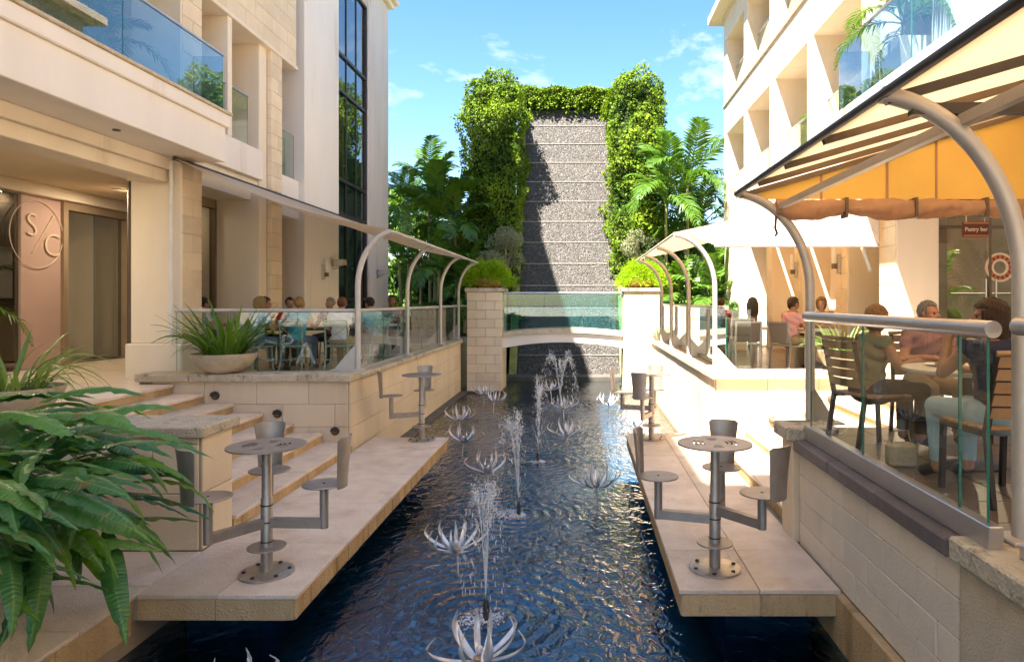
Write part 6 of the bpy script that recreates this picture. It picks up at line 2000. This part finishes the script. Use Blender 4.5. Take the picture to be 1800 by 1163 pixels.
    for a, b, ra, rb, t in bones:
        A, B = np.array(P[a]), np.array(P[b]); d = B - A
        u = np.clip(((co - A) @ d) / (d @ d), 0, 1)
        dist = np.linalg.norm(co - (A + u[:, None] * d), axis=1) - (ra + (rb - ra) * u)
        s = dist < best
        best[s] = dist[s]; lab[s] = t; tt[s] = u[s]
    hz = np.linalg.norm(co - np.array(hc), axis=1)
    top = (lab == 's') & (co[:, 2] < 1.035 + .0 * co[:, 0]) | ((lab == 'a') & ((sleeve == 'long') | ((tt < .55) & (sleeve == 'short')) | ((tt < .05)))) | ((lab == 'f') & (sleeve == 'long') & (tt < .85))
    top &= (hz > .13) & (co[:, 2] > .56)
    low = ((lab == 'l') | ((lab == 's') & (co[:, 2] <= .58)) | ((lab == 'c') & (tt < .9)))
    shoe = (lab == 'o')
    loops = [tuple(p.vertices) for p in body.polygons]
    for nm, mask, mt, off in (('shirt', top, shirt, .011), ('trousers', low & ~top, legs, .010), ('shoes', shoe, 'chair_black', .006)):
        if not mask.any(): continue
        fs = [f for f in loops if all(mask[i] for i in f)]
        if not fs: continue
        used = sorted({i for f in fs for i in f}); mp = {q: i for i, q in enumerate(used)}
        c2 = co[used] + no[used] * off
        if nm == 'shirt': c2 = c2 + no[used] * (.007 * np.sin(co[used, 2] * 55 + co[used, 0] * 30))[:, None]
        cm = bpy.data.meshes.new(nm); cm.from_pydata([tuple(q) for q in c2], [], [tuple(mp[i] for i in f) for f in fs])
        cm.materials.append(M[mt]); cm.polygons.foreach_set('use_smooth', [True] * len(fs)); cm.update()
        place(nm, cm, root)
    # eyes and mouth
    for s in (-1, 1):
        e = MB(); o = 0; e.ball((0, 0, 0), (.013, .008, .0075), 8, 6)
        e.v = [tuple(H(Vector(p) + Vector((s * .031, .076, .004)))) for p in e.v]; e.build('eye', 'eye_dark', root, smooth=180)
    e = MB(); e.ball((0, 0, 0), (.023, .006, .006), 8, 6); e.v = [tuple(H(Vector(p) + Vector((0, .091, -.050)))) for p in e.v]; e.build('mouth', 'lip', root, smooth=180)
    # hair: shell over the skull, open at the face, with length by style
    hb = MB(); nu, nvv = 28, 18; vs = []; rr = random.Random(hash(label) % 1000)
    for i in range(nvv + 1):
        ph = PI * i / nvv
        for j in range(nu):
            a = 2 * PI * j / nu
            k = 1 + .035 * math.sin(a * 9 + i) + .03 * math.sin(a * 5 - i * 2) + rr.uniform(-.012, .012)
            fx, fy, fz = math.sin(ph) * math.cos(a), math.sin(ph) * math.sin(a), math.cos(ph)
            thick = {'short': (.083, .102, .100), 'bob': (.100, .112, .108), 'long': (.098, .112, .106), 'bald': (.080, .098, .093), 'bun': (.084, .103, .098)}[style]
            px, py, pz = thick[0] * fx * k, -.016 + thick[1] * fy * k, .028 + thick[2] * fz * k
            if style in ('bob', 'long') and fz < 0:
                drop = {'bob': .045, 'long': .17}[style]
                pz -= drop * min(1, -fz * 1.8) * (1 if fy < .35 else 0.2)
                if style == 'long': px *= 1.05; py = py if fy > 0 else py * (1 + .1 * -fz)
            vs.append((px, py, pz))
    def keep(p):
        X, Y, Z = p
        if style == 'short': return not (Y > .030 and Z < .072) and Z > -.045 and not (abs(X) > .06 and Y > -.03 and Z < .0)
        if style == 'bald': return (Z < .055 and Z > -.04 and Y < .0) or (Z >= .055 and Y < -.01)
        if style == 'bun': return not (Y > .030 and Z < .070) and Z > -.05
        return not (Y > .022 and Z < .066 and abs(X) < .079) and not (Y > .05 and Z < .06)
    fs = []
    for i in range(nvv):
        for j in range(nu):
            f = (i * nu + j, (i + 1) * nu + j, (i + 1) * nu + (j + 1) % nu, i * nu + (j + 1) % nu)
            c = [sum(vs[q][t] for q in f) / 4 for t in range(3)]
            if keep(c): fs.append(f)
    hb.add([tuple(H(p)) for p in vs], fs)
    if style == 'bun':
        o = len(hb.v); hb.ball((0, -.115, .02), (.045, .04, .045), 12, 8)
        for i in range(o, len(hb.v)): hb.v[i] = tuple(H(hb.v[i]))
    hm = hb.mesh('hair', hair, 180)
    ho = place('hair', hm, root)
    sol = ho.modifiers.new('t', 'SOLIDIFY'); sol.thickness = .012; sol.offset = -1
    return root

def hairmat(n, c):
    surf(n, c, tuple(x * .45 for x in c), 40, .45, .9, 130, spec=.4, coords='obj')
    nt = M[n].node_tree
    for q in list(nt.nodes):                      # stretch the noise into strands
        if q.type == 'TEX_NOISE':
            mp = nt.nodes.new('ShaderNodeMapping'); mp.inputs['Scale'].default_value = (1.6, 1.6, .12)
            src = q.inputs['Vector'].links[0].from_socket
            nt.links.new(src, mp.inputs['Vector']); nt.links.new(mp.outputs['Vector'], q.inputs['Vector'])
    return n
HB, HD, HG, HR_, HBr, HW = hairmat('hair_blonde', (.42, .25, .09)), hairmat('hair_dark', (.025, .016, .012)), hairmat('hair_grey', (.30, .28, .26)), hairmat('hair_auburn', (.20, .075, .025)), hairmat('hair_brown', (.075, .04, .02)), hairmat('hair_sand', (.40, .22, .09))

def stripe_cloth(name, c1, c2, scale):
    m, nt, b = nodes(name); N, L = nt.nodes, nt.links
    tc = N.new('ShaderNodeTexCoord'); wv = N.new('ShaderNodeTexWave'); wv.wave_type = 'BANDS'; wv.bands_direction = 'X'
    wv.inputs['Scale'].default_value = scale; wv.inputs['Distortion'].default_value = 1.0
    w2 = N.new('ShaderNodeTexWave'); w2.wave_type = 'BANDS'; w2.bands_direction = 'Z'; w2.inputs['Scale'].default_value = scale; w2.inputs['Distortion'].default_value = 1.0
    mu = N.new('ShaderNodeMath'); mu.operation = 'MULTIPLY'
    rp = N.new('ShaderNodeValToRGB'); rp.color_ramp.elements[0].color = (*c1, 1); rp.color_ramp.elements[1].color = (*c2, 1)
    L.new(tc.outputs['Object'], wv.inputs['Vector']); L.new(tc.outputs['Object'], w2.inputs['Vector'])
    L.new(wv.outputs['Fac'], mu.inputs[0]); L.new(w2.outputs['Fac'], mu.inputs[1]); L.new(mu.outputs[0], rp.inputs['Fac'])
    L.new(rp.outputs['Color'], b.inputs['Base Color']); b.inputs['Roughness'].default_value = .85
    return name
stripe_cloth('cloth_check', (.30, .12, .12), (.52, .38, .36), 26)
plain('cloth_lightblue', (.36, .52, .62)); plain('cloth_turquoise', (.03, .36, .46)); plain('cloth_red', (.48, .05, .025)); plain('cloth_maroon', (.22, .025, .03))
plain('cloth_white', (.62, .64, .68)); plain('cloth_pale', (.52, .56, .60)); plain('cloth_navy', (.03, .035, .07)); plain('cloth_pink', (.70, .36, .36)); plain('cloth_olive', (.20, .20, .12))
plain('cloth_jeans', (.10, .15, .24)); plain('cloth_khaki', (.34, .26, .16)); plain('cloth_black', (.02, .02, .022)); plain('cloth_rust', (.34, .13, .05)); plain('cloth_crimson', (.50, .02, .03))

LG, RG, NG = 'diners on the left terrace', 'diners on the far right terrace', 'diners at the near right table'
# left terrace
person('seated woman with blonde hair in a light blue top, back to the camera', -5.60, 11.80, FLOOR_Z, D(-25), 'tan', HB, 'cloth_lightblue', 'cloth_jeans', 'bob', 'table', D(-20), .1, group=LG)
person('seated woman in a turquoise sleeveless top, back to the camera', -5.02, 12.10, FLOOR_Z, D(0), 'tan', HB, 'cloth_turquoise', 'cloth_jeans', 'short', 'table', D(-15), .15, 'none', group=LG)
person('seated man in a white shirt with reddish hair, back to the camera', -4.25, 12.10, FLOOR_Z, D(4), 'ruddy', HR_, 'cloth_white', 'cloth_khaki', 'short', 'table', D(10), .1, group=LG)
person('seated woman in a red top with gathered dark hair, facing the camera', -5.72, 13.50, FLOOR_Z, D(195), 'tan', HD, 'cloth_red', 'cloth_black', 'bun', 'table', D(25), .2, group=LG)
person('seated woman in a maroon top with clasped hands, facing the camera', -4.92, 13.55, FLOOR_Z, D(172), 'tan', HG, 'cloth_maroon', 'cloth_black', 'bun', 'clasp', D(-10), .1, group=LG)
person('seated person in a pale blue shirt with dark hair by the pool side glass', -3.98, 13.15, FLOOR_Z, D(55), 'tan', HD, 'cloth_lightblue', 'cloth_khaki', 'short', 'table', 0, .15, group=LG)
person('seated dark skinned man in a maroon shirt, farthest at the left terrace', -4.30, 15.6, FLOOR_Z, D(185), 'brown', HD, 'cloth_maroon', 'cloth_black', 'short', 'table', 0, .0, tall=1.05, group=LG)
person('seated dark haired diner in a pale shirt right beside the entrance column', -6.93, 12.40, FLOOR_Z, D(-30), 'tan', HD, 'cloth_pale', 'cloth_khaki', 'short', 'table', 0, .1, group=LG)
person('seated dark haired diner in navy behind the blonde woman', -5.98, 12.75, FLOOR_Z, D(-80), 'tan', HD, 'cloth_navy', 'cloth_black', 'bob', 'table', 0, .1, group=LG)
# far right terrace
person('seated man in a pink shirt with brown hair, back to the camera', 3.74, 12.18, FLOOR_Z, D(-60), 'tan', HBr, 'cloth_pink', 'cloth_khaki', 'short', 'table', D(-5), .12, group=RG)
person('seated woman with sandy hair in a rust top, facing the camera', 4.52, 12.75, FLOOR_Z, D(150), 'fair', HB, 'cloth_rust', 'cloth_black', 'bob', 'table', D(10), .1, group=RG)
person('seated dark haired diner behind the pink shirted man', 4.05, 13.25, FLOOR_Z, D(-130), 'tan', HD, 'cloth_navy', 'cloth_black', 'bob', 'table', 0, .1, group=RG)
person('seated man in a crimson shirt near the ledge of terracotta pots', 3.15, 15.35, FLOOR_Z, D(-20), 'ruddy', HBr, 'cloth_crimson', 'cloth_khaki', 'short', 'table', 0, .15, group=RG)
# near right table
person('seated grey haired man in a checked shirt, looking right', 3.13, 6.20, FLOOR_Z, D(175), 'ruddy', HG, 'cloth_check', 'cloth_khaki', 'short', 'table', D(32), .10, vox=.0085, tall=.95, group=NG)
person('seated blonde woman in an olive top behind the glass, seen from behind', 2.47, 5.80, FLOOR_Z, D(-78), 'tan', HW, 'cloth_olive', 'cloth_black', 'bob', 'table', D(15), .05, 'none', vox=.0085, tall=.92, group=NG)
person('seated woman with long brown hair raising a hand to her mouth, right edge', 2.68, 4.40, FLOOR_Z, D(8), 'tan', HBr, 'cloth_navy', 'cloth_lightblue', 'long', 'face', D(58), .05, 'none', vox=.0085, tall=.96, group=NG)
